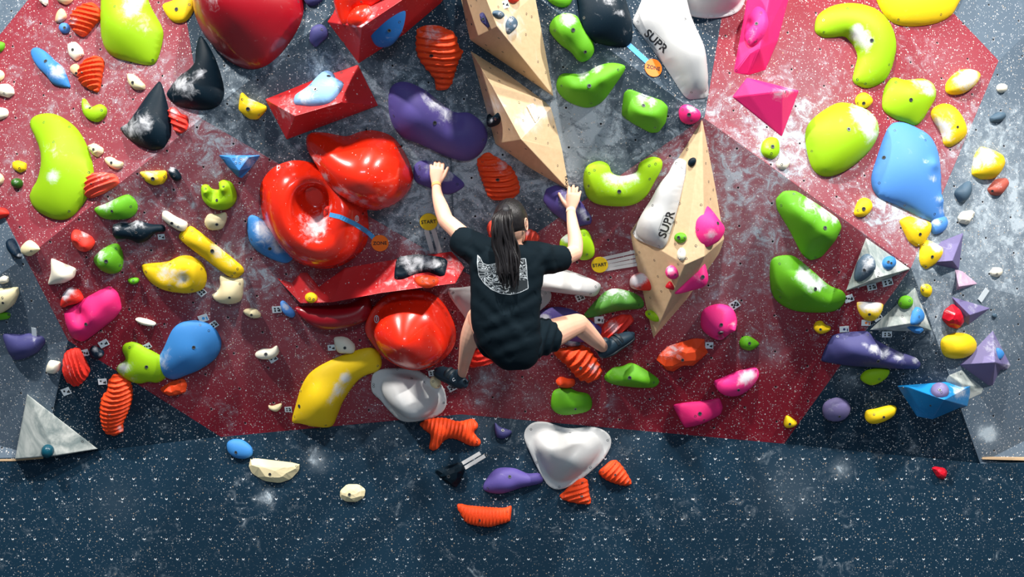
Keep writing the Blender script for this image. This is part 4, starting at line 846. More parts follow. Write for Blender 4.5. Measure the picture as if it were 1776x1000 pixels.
H('yellow','pale yellow chalked cube-like hold at right',[(1684,303),(1688,272),(1700,252),(1737,268),(1741,285),(1722,311),(1700,311)],.11,geo=True,pk=(1712,290),ch=[(1712,270,20,1.2),(1690,285,10,1)])
H('yellow','small yellow oval hold above the lower marbled volume',[(1596,503),(1599,494),(1610,493),(1614,502),(1609,514),(1600,512)],.04,s=[(1601,502),(1608,498)],ch=[(1602,495,5,.8)])
H('crimson','small red hold on the kick board at far right',[(1615,811),(1622,808),(1638,811),(1643,818),(1638,831),(1626,828)],.05,facet=True,s=[(1623,818)])
H('coral','tiny red inset hold in the hollow of the round red shell',ell(567,367,6,10,15),.02,s=[(565,364),(569,371)],nrm=(.1,-1,-.4))
H('orange','small chalky orange hold on the long low red volume',[(719,486),(728,481),(745,480),(760,484),(758,492),(745,498),(728,496)],.04,ch=[(738,484,8,.5)],s=[(733,488),(752,487)])
H('black','black rectangular pad with chalky rim on the long low red volume',[(683,484),(687,455),(689,449),(725,444),(770,449),(777,453),(772,478),(763,480),(743,471),(720,475),(699,484)],.035,geo=True,flat=True,ch=[(705,452,14,.9),(730,450,14,.8),(750,455,13,.8),(715,468,9,.6),(765,460,8,.5)],s=[(707,459),(717,457),(740,452),(749,458),(688,481)])
H('yellow','small yellow round hold on the left end of the long low red volume',ell(540,516,10.5,9),.03,s=[(537,517),(544,519)])
H('slate','small translucent green bolt plug on the right grey panel',ell(1724,547,4,4),.01)

# ================================================================== TAGS, TAPE, CARDS, LETTERING
def surf(px, py, bvhs=None): return cast(px, py, bvhs)
def text_mesh(body, size, ext=0.0004):
    c = bpy.data.curves.new('lettering', 'FONT'); c.body = body; c.size = size; c.align_x = 'CENTER'; c.align_y = 'CENTER'; c.extrude = ext; c.resolution_u = 3
    c.offset = size*0.02
    t = bpy.data.objects.new('lettering', c); COL.objects.link(t)
    bpy.context.view_layer.update()
    me = bpy.data.meshes.new_from_object(t.evaluated_get(bpy.context.evaluated_depsgraph_get()))
    bpy.data.objects.remove(t); bpy.data.curves.remove(c)
    me.materials.clear(); me.materials.append(M['ink']); return me
def child_mesh(name, me, parent, Mx):
    o = bpy.data.objects.new(name, me); COL.objects.link(o); o.parent = parent
    o.matrix_basis = parent.matrix_world.inverted() @ Mx; return o
def avg_surface(px, py, r):
    hs = [surf(px+r*math.cos(a), py+r*math.sin(a)) for a in (0.4, 2.0, 3.5, 5.0)]+[surf(px, py)]
    return hs[-1]
def disc_tag(px, py, rpx, word, mat, label, rot=0):
    c, n = surf(px, py); k = (c-CAM).y/FPX; r = rpx*k
    Mx = frame(n, c+n*0.004)
    v, f = [], []; m = 32
    for z in (-0.003, 0.0015):
        for i in range(m): v.append((r*math.cos(2*math.pi*i/m), r*math.sin(2*math.pi*i/m), z))
    f.append(tuple(range(m, 2*m))); f.append(tuple(reversed(range(m))))
    f += [(i, (i+1) % m, m+(i+1) % m, m+i) for i in range(m)]
    o = mesh_obj('route_tag', v, f, M[mat], smooth=False, M=Mx)
    tag(o, label, 'tag')
    child_mesh('lettering', text_mesh(word, r*0.58), o, Mx @ Matrix.Translation((0, 0, 0.0022)) @ Matrix.Rotation(math.radians(rot), 4, 'Z'))
    return o
def tape(pts, wpx, mat, label, group=None, off=0.0025, name='tape_strip'):
    P_ = []
    for i in range(len(pts)-1):
        a, b = pts[i], pts[i+1]; k = max(2, int(math.hypot(b[0]-a[0], b[1]-a[1])/4))
        for j in range(k): P_.append((a[0]+(b[0]-a[0])*j/k, a[1]+(b[1]-a[1])*j/k))
    P_.append(pts[-1]); v, f = [], []
    base = surf(*P_[len(P_)//2])[0]
    for i, q in enumerate(P_):
        a = P_[max(0, i-1)]; b = P_[min(len(P_)-1, i+1)]; L = math.hypot(b[0]-a[0], b[1]-a[1]); nx, ny = -(b[1]-a[1])/L*wpx/2, (b[0]-a[0])/L*wpx/2
        for sx, sy in ((nx, ny), (-nx, -ny)):
            h, n = surf(q[0]+sx, q[1]+sy); v.append(h+n*off-base); v.append(h+n*(off-0.0015)-base)
        if i:
            c, d = 4*(i-1), 4*i
            f += [(c, c+2, d+2, d), (c+1, d+1, d+3, c+3), (c, d, d+1, c+1), (c+2, c+3, d+3, d+2)]
    e = 4*(len(P_)-1); f += [(0, 1, 3, 2), (e, e+2, e+3, e+1)]
    o = mesh_obj(name, v, f, M[mat], smooth=False, M=Matrix.Translation(base))
    bm = bmesh.new(); bm.from_mesh(o.data); bmesh.ops.recalc_face_normals(bm, faces=bm.faces); bm.to_mesh(o.data); bm.free()
    tag(o, label, 'tape', group); return o
tape([(739,397),(750,438)], 8, 'tape_white', 'left white tape strip below the left yellow START tag')
tape([(751,396),(763,438)], 8, 'tape_white', 'right white tape strip below the left yellow START tag')
disc_tag(743.5, 384, 15.5, 'START', 'tag_yellow', 'yellow round START tag left of the climber\'s raised left arm', 4)
for (a, b), w_ in zip([((1042,449),(1101,436)), ((1046,456),(1102,444)), ((1046,462),(1103,451.5)), ((1044,468),(1105,458))], ('topmost', 'second from top', 'third from top', 'lowest')):
    tape([a, b], 5.6, 'tape_white', 'white tape strip running from START tag to diamond volume, '+w_+' of four')
disc_tag(1040, 458.5, 14.5, 'START', 'tag_yellow', 'yellow round START tag right of the climber, beside four tape strips', 8)
tape([(572,372),(590,376),(615,388),(637,402),(648,412)], 8, 'tape_blue', 'curved blue tape strip across the round red shell')
disc_tag(659, 421, 15, 'ZONE', 'tag_orange', 'orange round ZONE tag below the round red shell', 2)
tape([(1089,77),(1122,107)], 9, 'tape_blue', 'straight blue tape strip under the glossy black macro')
disc_tag(1132.5, 118, 16, 'ZONE', 'tag_orange', 'orange round ZONE tag left of the lettered white macro', -10)
tape([(802,803),(833,785)], 6.5, 'tape_white', 'upper of two white tape strips on the kick board')
tape([(806,811),(841,790)], 6.5, 'tape_white', 'lower of two white tape strips on the kick board')
# lettering printed on the two white macros
def letter_on(owner_key, px, py, size_px, rot, word='SUPR'):
    o = [q for q in HOLDS if owner_key in q['label']][0]
    c, n = cast(px, py, [ALLB[o.name]]); k = (c-CAM).y/FPX
    n = (n*0.6-ray(px, py).normalized()*0.4).normalized()
    Mx = frame(n, c+n*0.006) @ Matrix.Rotation(math.radians(rot), 4, 'Z')
    me = text_mesh(word, size_px*k)
    for v in me.vertices:   # wrap the print onto the curved surface
        wv = Mx @ v.co; d = (wv-CAM).normalized(); h = ALLB[o.name].ray_cast(CAM, d)
        if h[0] is not None: v.co = Mx.inverted() @ (h[0]-d*(0.0012+0.0004*(v.co.z > 0)))
    child_mesh('lettering', me, o, Mx)
    # thin frame round the middle letters
    a, b = size_px*k*0.62, size_px*k*0.5; t = size_px*k*0.02
    vv, ff = [], []
    for (x0, y0, x1, y1) in ((-a, b, a, b+t), (-a, -b-t, a, -b), (-a-t, -b-t, -a, b+t), (a, -b-t, a+t, b+t)):
        i = len(vv); N_ = 8
        for q in range(N_+1):
            u = q/N_
            if abs(x1-x0) > abs(y1-y0): vv += [(x0+(x1-x0)*u, y0, 0), (x0+(x1-x0)*u, y1, 0)]
            else: vv += [(x0, y0+(y1-y0)*u, 0), (x1, y0+(y1-y0)*u, 0)]
            if q: ff.append((i+2*q-2, i+2*q-1, i+2*q+1, i+2*q))
    res = []
    for q in vv:
        wv = Mx @ Vector(q); d = (wv-CAM).normalized(); h = ALLB[o.name].ray_cast(CAM, d); res.append(Mx.inverted() @ (h[0]-d*0.0014) if h[0] is not None else Vector(q))
    child_mesh('print_frame', mesh_obj('tmpf', res, ff, M['ink'], smooth=False).data, o, Mx)
    bpy.data.objects.remove(bpy.data.objects['tmpf'])
letter_on('top right of centre', 1138, 71, 21, -48)
letter_on('mounted on the big diamond', 1156, 389, 21, 72)
# small maker's stamp on the long plywood volume
vol2 = [o for o in bpy.data.objects if o.get('label', '').startswith('long plywood')][0]
c_, n_ = surf(982, 316); child_mesh('lettering', text_mesh('TAXU', 0.028), vol2, frame(n_, c_+n_*0.001) @ Matrix.Rotation(math.radians(-78), 4, 'Z'))

PIPS = {2: [(-.2, .15), (.2, -.15)], 3: [(-.25, .2), (0, 0), (.25, -.2)], 4: [(-.2, .2), (.2, .2), (-.2, -.2), (.2, -.2)], 5: [(-.22, .22), (.22, .22), (0, 0), (-.22, -.22), (.22, -.22)], 1: [(0, 0)]}
def card(px, py, label, rot=0, wpx=15, hpx=13, pips=3, ink=None, lift=0.004, group=None, name='route_card'):
    c, n = surf(px, py)
    vd = -ray(px, py).normalized()
    if n.dot(vd) < 0.6: n = (n+vd*0.6).normalized()
    k = (c-CAM).y/FPX; a, b = wpx*k/2, hpx*k/2
    Mx = frame(n, c+n*lift) @ Matrix.Rotation(math.radians(rot), 4, 'Z')
    z = 0.001
    v = [(-a, -b, -z), (a, -b, -z), (a, b, -z), (-a, b, -z), (-a, -b, z), (a, -b, z), (a, b, z), (-a, b, z)]
    f = [(0, 3, 2, 1), (4, 5, 6, 7), (0, 1, 5, 4), (1, 2, 6, 5), (2, 3, 7, 6), (3, 0, 4, 7)]
    o = mesh_obj(name, v, f, M['card'], smooth=False, M=Mx)
    tag(o, label, 'card', group)
    if pips:
        vv, ff = [], []
        for x, y in PIPS[pips]:
            i = len(vv); r = b*(0.30 if pips > 1 else 0.42)
            for q in range(8): vv.append((x*2*a*0.9+r*math.cos(q*math.pi/4), y*2*b*0.9+r*math.sin(q*math.pi/4), z*1.5))
            ff.append(tuple(range(i, i+8)))
        # short printed rule
        i = len(vv); vv += [(a*.55, -b*.7, z*1.5), (a*.8, -b*.7, z*1.5), (a*.8, b*.2, z*1.5), (a*.55, b*.2, z*1.5)]; ff.append((i, i+1, i+2, i+3))
        m = mesh_obj('printed_mark', vv, ff, M[ink or 'ink'], smooth=False); m.parent = o
    return o
for a in [
 (280,410,'small white card at the right end of the long black humped hold',5,12,10,2),
 (180,595,'white card above the scallop shell hold, upper of the cluster',-28,17,12,2),
 (147,611,'white card touching the top of the scallop shell hold',-15,14,12,3),
 (178,661,'white card at the top left of the tall orange ridged hold',-3,15,11,2),
 (115,678,'white card hanging alone below the scallop shell hold',22,15,13,2),
 (255,600,'white card behind the top of the lime pinch',-30,15,10,3),
 (353,551,'white card with a blue mark behind the top of the big blue pill',-20,17,13,1,'tape_blue'),
 (371,562,'second white card behind the big blue pill, lower right one',-35,14,12,4),
 (350,506,'white card under the big yellow sculpted macro',-40,14,13,4),
 (480,536,'white card left of the pale blue chalky pinch',5,16,12,4),
 (474,622,'white card under the cream saddle hold',35,15,10,2),
 (575,602,'white card left of the white-beige block on the yellow claw',5,13,11,2),
 (500,709,'white card left of the yellow claw\'s broad end',-3,12,10,4),
 (1006,515,'white card under the smooth white bar macro',-25,15,13,4),
 (1039,554,'white card below the dark green humped hold',3,16,13,1),
 (1274,528,'white card at upper right of the pink ball hold',-35,17,14,5),
 (1230,598,'white card right of the driftwood-like orange hold',0,14,12,2),
 (1472,517,'white card at the right tip of the sculpted green block',22,16,13,3),
 (1512,497,'left of two white cards under the upper marbled volume',15,16,12,4),
 (1539,489,'right of two white cards under the upper marbled volume',18,18,13,4),
 (1464,570,'white card with a blue mark above the wide purple macro',5,16,11,1,'indigo'),
 (1502,559,'white card with an orange mark below the yellow pocket hold',0,16,11,1,'tag_orange'),
 (1522,550,'white card with black marks at lower right of the yellow pocket hold',40,15,10,3),
 (1538,579,'white card under the lower marbled volume',2,17,11,4),
 (784,671,'white card right of the cream pebble, below the climber\'s left shoe',-30,14,13,5),
 (750,646,'white card above the small cream pebble',10,14,11,4),
 (875,8,'white card on the top plywood volume under the small red hold',-20,16,13,2),
]:
    card(a[0], a[1], a[2], -a[3] if a[3] < 0 else a[3], a[4], a[5], a[6], a[7] if len(a) > 7 else None)
card(61, 574, 'narrow white tag strip above the dark purple wedge hold', 80, 17, 9, 0, lift=.012)
card(1705, 511, 'narrow blank white strip above the purple tetrahedron volume', 55, 25, 11, 0)

# little white maker's marks on the glossy shells: a ring with a bar
for key, px, py, rr in (('off-centre hollow', 619, 379, 5.0), ('wide rim, left', 653, 553, 6.0)):
    o_ = [q for q in HOLDS if key in q['label']][0]; wb = ALLB[o_.name]; V_, F_ = [], []
    def pt(x, y):
        d = ray(x, y).normalized(); h = wb.ray_cast(CAM, d); return (h[0]-d*.0015) if h[0] is not None else P(x, y, .4)
    for k in range(21):
        a = 2*math.pi*k/20
        for r_ in (rr, rr*.72): V_.append(pt(px+r_*.72*math.cos(a), py+r_*1.15*math.sin(a)))
        if k: F_.append((2*k-2, 2*k-1, 2*k+1, 2*k))
    i_ = len(V_); V_ += [pt(px-1, py-rr*.7), pt(px+1, py-rr*.7), pt(px+1, py+rr*.5), pt(px-1, py+rr*.5)]; F_.append((i_, i_+1, i_+2, i_+3))
    t_ = mesh_obj('maker_mark', V_, F_, M['whiteprint'], smooth=False); t_.parent = o_; t_.matrix_parent_inverse = o_.matrix_world.inverted()

# ================================================================== THE CLIMBER
def cmr(vals, t):
    n = len(vals)-1; x = t*n; i = min(int(x), n-1); u = x-i
    a, b, c, d = vals[max(0, i-1)], vals[i], vals[i+1], vals[min(n, i+2)]
    return 0.5*((b*2)+(c-a)*u+(a*2-b*5+c*4-d)*u*u+(b*3-a-c*3+d)*u*u*u)
def tube(V, F, pts, rad, seg=16, rings=None, ref=None, cap=True):
    """swept closed tube; rad items are r or (r_side, r_ref)"""
    pts = [Vector(p) for p in pts]; rad = [(r, r) if not isinstance(r, (tuple, list)) else r for r in rad]
    rings = rings or max(4, 4*(len(pts)-1)); base = len(V)
    ref = Vector(ref) if ref is not None else Vector((0, 1, 0.01))
    for i in range(rings+1):
        t = i/rings; p = cmr(pts, t); e = 1e-3
        d = (cmr(pts, min(1, t+e))-cmr(pts, max(0, t-e))).normalized()
        ra = cmr([r[0] for r in rad], t); rb = cmr([r[1] for r in rad], t)
        s = d.cross(ref).normalized(); q = s.cross(d).normalized()
        for j in range(seg):
            a = 2*math.pi*j/seg; V.append(p+s*math.cos(a)*ra+q*math.sin(a)*rb)
        if i:
            for j in range(seg):
                k = (j+1) % seg; F.append((base+(i-1)*seg+j, base+(i-1)*seg+k, base+i*seg+k, base+i*seg+j))
    if cap:
        for end, ring in ((0, 0), (1, rings)):
            d = (cmr(pts, .002)-cmr(pts, 0)).normalized()*-1 if end == 0 else (cmr(pts, 1)-cmr(pts, .998)).normalized()
            r = min(rad[0 if end == 0 else -1]); c = len(V); pc = pts[0] if end == 0 else pts[-1]
            prev = [base+ring*seg+j for j in range(seg)]
            for m in (1, 2):
                sc = math.cos(m*math.pi/6*1.25); h = math.sin(m*math.pi/6*1.25)*r; cur = []
                for j in range(seg):
                    V.append(pc+(V[base+ring*seg+j]-pc)*sc+d*h); cur.append(len(V)-1)
                for j in range(seg):
                    k = (j+1) % seg; F.append((prev[j], prev[k], cur[k], cur[j]))
                prev = cur
            V.append(pc+d*r); 
            for j in range(seg): F.append((prev[j], prev[(j+1) % seg], len(V)-1))
def ball(V, F, c, r, ax=None, seg=16, rg=10, fn=None):
    ax = ax or Matrix.Identity(3); base = len(V)
    for i in range(rg+1):
        th = math.pi*i/rg
        for j in range(seg):
            ph = 2*math.pi*j/seg; u = Vector((math.sin(th)*math.cos(ph), math.sin(th)*math.sin(ph), math.cos(th)))
            k = fn(u) if fn else 1.0
            V.append(Vector(c)+ax @ Vector((u.x*r[0]*k, u.y*r[1]*k, u.z*r[2]*k)))
        if i:
            for j in range(seg):
                k = (j+1) % seg; F.append((base+(i-1)*seg+j, base+i*seg+j, base+i*seg+k, base+(i-1)*seg+k))
def fuse(name, V, F, mat, voxel, smooth=4, parent=None, fn=None, sf=0.5):
    o = mesh_obj('tmp', V, F, mat)
    bm = bmesh.new(); bm.from_mesh(o.data); bmesh.ops.remove_doubles(bm, verts=bm.verts, dist=1e-6); bmesh.ops.recalc_face_normals(bm, faces=bm.faces); bm.to_mesh(o.data); bm.free()
    m = o.modifiers.new('r', 'REMESH'); m.mode = 'VOXEL'; m.voxel_size = voxel
    if smooth: m = o.modifiers.new('s', 'SMOOTH'); m.factor = sf; m.iterations = smooth
    bpy.context.view_layer.update()
    me = bpy.data.meshes.new_from_object(o.evaluated_get(bpy.context.evaluated_depsgraph_get()))
    bpy.data.objects.remove(o); me.materials.clear(); me.materials.append(mat)
    if fn:
        for v in me.vertices: v.co = fn(v.co, v.normal)
    me.polygons.foreach_set('use_smooth', [True]*len(me.polygons)); me.update()
    q = bpy.data.objects.new(name, me); COL.objects.link(q)
    if parent: q.parent = parent
    return q
def simple(name, V, F, mat, parent):
    o = mesh_obj(name, V, F, mat, parent=parent)
    bm = bmesh.new(); bm.from_mesh(o.data); bmesh.ops.remove_doubles(bm, verts=bm.verts, dist=1e-6); bmesh.ops.recalc_face_normals(bm, faces=bm.faces); bm.to_mesh(o.data); bm.free()
    return o
def skin_mat():
    m, nt, b = new_mat('skin')
    tc = N(nt, 'ShaderNodeTexCoord').outputs['Object']
    col = mix(nt, noise(nt, tc, 9, 4), lin(214, 158, 132), lin(232, 184, 158))
    nt.links.new(col, b.inputs['Base Color']); b.inputs['Roughness'].default_value = 0.5
    b.inputs['Subsurface Weight'].default_value = 0.12; b.inputs['Subsurface Radius'].default_value = (0.02, 0.008, 0.004)
    return m
def cloth_mat(name, c):
    m, nt, b = new_mat(name)
    tc = N(nt, 'ShaderNodeTexCoord').outputs['Object']
    col = mix(nt, noise(nt, tc, 5, 3), c, tuple(x*0.8 for x in c[:3])+(1,))
    nt.links.new(col, b.inputs['Base Color']); b.inputs['Roughness'].default_value = 0.85; b.inputs['Specular IOR Level'].default_value = 0.12
    mp = N(nt, 'ShaderNodeMapping', i_Rotation=(0, .5, .3), i_Scale=(1, 1, 2.2)); nt.links.new(tc, mp.inputs[0])
    bp = N(nt, 'ShaderNodeBump', i_Strength=0.25, i_Distance=0.008); nt.links.new(noise(nt, mp.outputs[0], 5.5, 3, .5, 1.2), bp.inputs['Height'])
    nt.links.new(bp.outputs[0], b.inputs['Normal']); return m
def hair_mat():
    m, nt, b = new_mat('black_hair')
    tc = N(nt, 'ShaderNodeTexCoord').outputs['Object']
    mp = N(nt, 'ShaderNodeMapping', i_Scale=(60, 60, 5)); nt.links.new(tc, mp.inputs[0])
    g = noise(nt, mp.outputs[0], 4, 4, 0.6, 0.5)
    nt.links.new(mix(nt, g, (0.003, 0.003, 0.005, 1), (0.018, 0.015, 0.015, 1)), b.inputs['Base Color']); b.inputs['Roughness'].default_value = 0.36; b.inputs['Specular IOR Level'].default_value = 0.3
    bp = N(nt, 'ShaderNodeBump', i_Strength=0.6, i_Distance=0.003); nt.links.new(g, bp.inputs['Height']); nt.links.new(bp.outputs[0], b.inputs['Normal'])
    return m
M['skin'] = skin_mat(); M['shirt'] = cloth_mat('navy_black_cotton', (0.002, 0.008, 0.013, 1)); M['shorts'] = cloth_mat('dark_navy_shorts', (0.003, 0.010, 0.016, 1))
M['hair'] = hair_mat(); M['shoe'] = hold_mat('dark_blue_shoe_leather', (0.014, 0.032, 0.05, 1), rough=0.45); M['rubber'] = hold_mat('shoe_rubber', (0.014, 0.022, 0.03, 1), rough=0.5)
M['band'] = plain('tan_wrist_tape', lin(236, 172, 104), 0.7); M['paleband'] = plain('pale_wrist_tape', lin(240, 206, 176), 0.7)
M['eyewhite'] = plain('eye_white', (0.75, 0.75, 0.75, 1), 0.3); M['lip'] = plain('lip', lin(176, 88, 84), 0.5)

def surfd(px, py): return DC-(cast(px, py)[0].y+DC)      # how far the surface stands out from the kick plane
dLh = surfd(757, 305)+0.035; dRh = surfd(990, 352)+0.035
dRf = surfd(1075, 588)+0.06; dLf = surfd(780, 650)+0.06
root = bpy.data.objects.new('person', None); COL.objects.link(root); root.location = P(885, 520, 0.95)
bpy.context.view_layer.update()
tag(root, 'person climbing seen from behind, long black ponytail, dark t-shirt and shorts, arms raised', 'person')
V, F = [], []
# torso, neck
tube(V, F, [P(888,598,.92), P(884,560,.95), P(880,520,.97), P(880,480,.98), P(882,448,.98), P(885,432,.98)], [(.125,.095), (.125,.09), (.115,.085), (.135,.09), (.14,.085), (.07,.06)], rings=24, seg=24)
tube(V, F, [P(884,445,.98), P(887,424,.98), P(889,405,.985)], [.058, .050, .052])
for sx, pts in ((-1, [(868,440,.99), (845,437,.985), (828,436,.96)]), (1, [(898,440,.99), (918,440,.985), (936,444,.96)])):
    tube(V, F, [P(*q) for q in pts], [.046, .05, .048])
# arms
LE = P(773,382,.82); LW = P(756.5,320,dLh+.01); RE = P(997,438,.74); RW = P(990,364,dRh+.01)
tube(V, F, [P(832,436,.96), P(802,408,.90), LE], [.052, .046, .040], rings=12)
tube(V, F, [LE, P(766,362,.775), P(759,340,(dLh+.01)*.5+.38), LW], [.040, .038, .029, .0225], rings=14)
tube(V, F, [P(934,444,.96), P(968,448,.86), RE], [.052, .046, .040], rings=12)
tube(V, F, [RE, P(998,418,.72), P(993,388,.68), RW], [.040, .038, .030, .0225], rings=14)
# legs
RK = P(1002,561,.60); RA = P(1048,604,dRf+.04); LK = P(829,548,.60); LA = P(801,650,dLf+.05)
tube(V, F, [P(912,592,.90), P(948,582,.80), P(978,570,.70), RK], [.095, .080, .066, .054], rings=18, seg=20)
tube(V, F, [RK, P(1015,573,.54), P(1032,589,.46), RA], [.054, .050, .040, .027], rings=16)
tube(V, F, [P(862,592,.90), P(848,575,.80), P(836,558,.69), LK], [.078, .074, .064, .056], rings=18, seg=20)
tube(V, F, [LK, P(816,582,.56), P(808,615,.44), LA], [.056, .052, .038, .024], rings=16)
# hands
def rot(v, axis, deg): return Matrix.Rotation(math.radians(deg), 3, axis) @ v
def hand(W, f, n, thumb, curls, sc=1.0, spread=5, tcfg=(55, 10)):
    f = f.normalized(); n = (n-f*n.dot(f)).normalized(); s = f.cross(n)*thumb; s.normalize()
    if False: pass
    tube(V, F, [W-f*.01, W+f*.03*sc, W+f*.06*sc, W+f*.082*sc], [(.022*sc, .017*sc), (.032*sc, .016*sc), (.038*sc, .0145*sc), (.037*sc, .012*sc)], ref=n, rings=10, seg=18)
    for i, (off, L, r) in enumerate(((.029, .068, .0088), (.0095, .076, .009), (-.010, .070, .0086), (-.029, .055, .0076))):
        c1, c2, c3 = curls[i]; d = rot(f, n, (i-1.5)*spread*(-1 if (f.cross(n)-s).length < .1 else 1)*-1)
        p = W+f*(.080-(.006 if i == 3 else 0)-(.002 if i == 0 else 0))*sc+s*off*sc
        ax = d.cross(-n).normalized(); pts = [p-d*.012*sc, p]; q = p
        for k_, (c, fr) in enumerate(((c1, .45), (c2, .31), (c3, .24))):
            d = rot(d, ax, c); q = q+d*L*fr*sc; pts.append(q)
        tube(V, F, pts, [r*sc*1.02, r*sc*1.08, r*sc, r*sc*.95, r*sc*.8], ref=s, rings=16, seg=10)
    td = (f*math.cos(math.radians(tcfg[0]))+s*math.sin(math.radians(tcfg[0]))).normalized(); b0 = W+f*.012*sc+s*.014*sc-n*.004
    b1 = b0+td*.040*sc; td2 = (td*math.cos(math.radians(tcfg[1]))+f*math.sin(math.radians(tcfg[1]))-n*.15).normalized(); b2 = b1+td2*.030*sc; b3 = b2+(td2+f*.15-n*.1).normalized()*.024*sc
    tube(V, F, [b0, b1, b2, b3], [.014*sc, .0115*sc, .0098*sc, .008*sc], ref=n, rings=12, seg=10)
nC = -ray(757, 305).normalized()
hand(LW, P(758,285,dLh+.0)-LW, nC+Vector((0, 0, .25)), 1 if (Vector((0,0,1)).cross(nC)).x > 0 else -1, [(16,44,35), (12,42,35), (12,42,35), (16,46,35)], 0.98, 3, (34, 22))
nD = -ray(990, 352).normalized()
hand(RW, P(995,337,dRh-.0)-RW, nD+Vector((0, 0, .2)), -1 if (Vector((0,0,1)).cross(nD)).x > 0 else 1, [(12,36,30), (8,34,30), (10,34,30), (14,38,30)], 0.98, 3, (52, 18))
# head
yaw = math.radians(-24); HR = Matrix.Rotation(yaw, 3, 'Z') @ Matrix.Rotation(math.radians(12), 3, 'X')
HC = P(886,387,1.0)
def head_fn(u):
    k = 1.0
    if u.y > 0 and u.z < 0: k -= .10*u.y*(-u.z)            # flatter lower face
    k -= .16*max(0, -u.z-.35)*(1-max(0, u.y))              # narrow towards the nape
    return k
ball(V, F, HC, (.076, .096, .112), HR, 24, 18, head_fn)
hp = lambda x, y, z: HC+HR @ Vector((x, y, z))
tube(V, F, [hp(0,.04,-.05), hp(0,.062,-.088), hp(0,.075,-.105)], [(.055,.04), (.042,.03), (.026,.018)], ref=HR @ Vector((0,0,1)))    # jaw and chin
tube(V, F, [hp(0,.088,.012), hp(0,.104,-.018), hp(0,.102,-.034)], [.008, .012, .013])                       # nose
tube(V, F, [hp(-.035,.084,.03), hp(0,.096,.034), hp(.035,.084,.03)], [.009, .008, .009])                    # brow
for sx in (-1, 1):
    e0 = hp(sx*.076, -.004, -.005)
    ringp = [e0+HR @ Vector((sx*.010, math.cos(a)*.017-.004, math.sin(a)*.030)) for a in [k*math.pi/4 for k in range(9)]]
    tube(V, F, ringp, [.0045]*9, rings=24, seg=8, ref=HR @ Vector((1, 0, 0)))
    tube(V, F, [hp(sx*.070,0,-.02), hp(sx*.078,0,-.004), hp(sx*.074,0,.015)], [(.012,.008)]*3)
body = fuse('body', V, F, M['skin'], 0.0034, 5, root)
# eyes and mouth
for sx in (-1, 1):
    V, F = [], []; ball(V, F, hp(sx*.031, .083, .010), (.012, .012, .012), HR, 12, 8); ey = simple('eye', V, F, M['eyewhite'], root)
    V, F = [], []; ball(V, F, hp(sx*.031, .0925, .010), (.0055, .0035, .0055), HR, 10, 6); simple('iris', V, F, M['ink'], ey)
V, F = [], []; tube(V, F, [hp(-.022,.088,-.056), hp(0,.098,-.058), hp(.022,.088,-.056)], [(.003,.003), (.006,.006), (.003,.003)]); simple('mouth', V, F, M['lip'], root)
# hair cap
def cap_fn(u):
    front = u.y*0.95-u.z*0.30
    low = -u.z*0.9-u.y*.2
    side_open = max(0, u.x)*1.0
    hid = max((front-.50)*5, (low-.50+side_open*.30)*6)
    hid = min(1, max(0, hid)); return 1.085+.012*math.sin(38*math.atan2(u.x, u.z+.2))*(1-hid)-.16*hid
V, F = [], []; ball(V, F, HC+HR @ Vector((0,-.003,.003)), (.078, .098, .113), HR, 56, 36, cap_fn)
hair = simple('hair', V, F, M['hair'], root)
# ponytail: many separate locks in one mesh
V, F = [], []; rnd = random.Random(3)
KN = P(877,363,1.115)
for i in range(95):
    a = rnd.uniform(0, 2*math.pi); q = math.sqrt(rnd.random()); ox, oy = q*math.cos(a), q*math.sin(a)
    ends = rnd.uniform(470, 503); wv = rnd.uniform(0, 6.28); amp = rnd.uniform(.3, 1.0)
    path = []
    for k, (y, cx, hw, d, th) in enumerate(((363,877,7,1.115,.016), (376,873,16,1.145,.026), (400,873,19,1.15,.03), (425,876,21,1.145,.032), (450,881,21,1.15,.03), (472,883,20,1.155,.026), (ends,884,17,1.155,.02))):
        path.append(P(cx+ox*hw+3.4*amp*math.sin(wv+k*1.9), y, d+oy*th*(-1 if True else 1)+.004*math.sin(wv*2+k*2)))
    r = rnd.uniform(.003, .0078)
    tube(V, F, path, [r*.6, r*1.1, r*1.2, r*1.1, r, r*.8, .0015], rings=26, seg=6)
simple('ponytail', V, F, M['hair'], root)
V, F = [], []; tube(V, F, [KN+Vector((0,.012,.006)), KN+Vector((0,-.012,-.006))], [.021, .021], seg=14); simple('hair_tie', V, F, M['ink'], root)
# t-shirt
def section(V, F, rows, seg=36, power=2.3):
    base = len(V); n = len(rows)
    R = []
    for i in range((n-1)*4+1):
        t = i/((n-1)*4); R.append([cmr([r[k] for r in rows], t) for k in range(5)])
    for i, (px, py, d, hw, hd) in enumerate(R):
        c = P(px, py, d); k = (c-CAM).y/FPX
        for j in range(seg):
            a = 2*math.pi*j/seg; ca, sa = math.cos(a), math.sin(a)
            x = math.copysign(abs(ca)**(2/power), ca)*hw*k; y = math.copysign(abs(sa)**(2/power), sa)*hd
            V.append(c+Vector((x, y, 0)))
        if i:
            for j in range(seg):
                q = (j+1) % seg; F.append((base+(i-1)*seg+j, base+(i-1)*seg+q, base+i*seg+q, base+i*seg+j))
    F.append(tuple(base+j for j in range(seg))); F.append(tuple(len(V)-seg+j for j in reversed(range(seg))))
V, F = [], []
section(V, F, [(887,425,.985,19,.056), (886,431,.985,40,.078), (884,440,.985,62,.10), (880,460,.99,66,.108), (879,480,.99,63,.112), (878,505,.99,61,.115), (877,530,.985,60,.12), (877,560,.975,59,.125), (883,590,.96,56,.13), (890,612,.945,47,.13), (894,629,.935,36,.12), (894,640,.93,22,.09)])
tube(V, F, [P(860,438,.985), P(838,438,.97), P(815,425,.93), P(795,414,.885)], [.075, .086, .080, .070], rings=14, seg=20, cap=False)
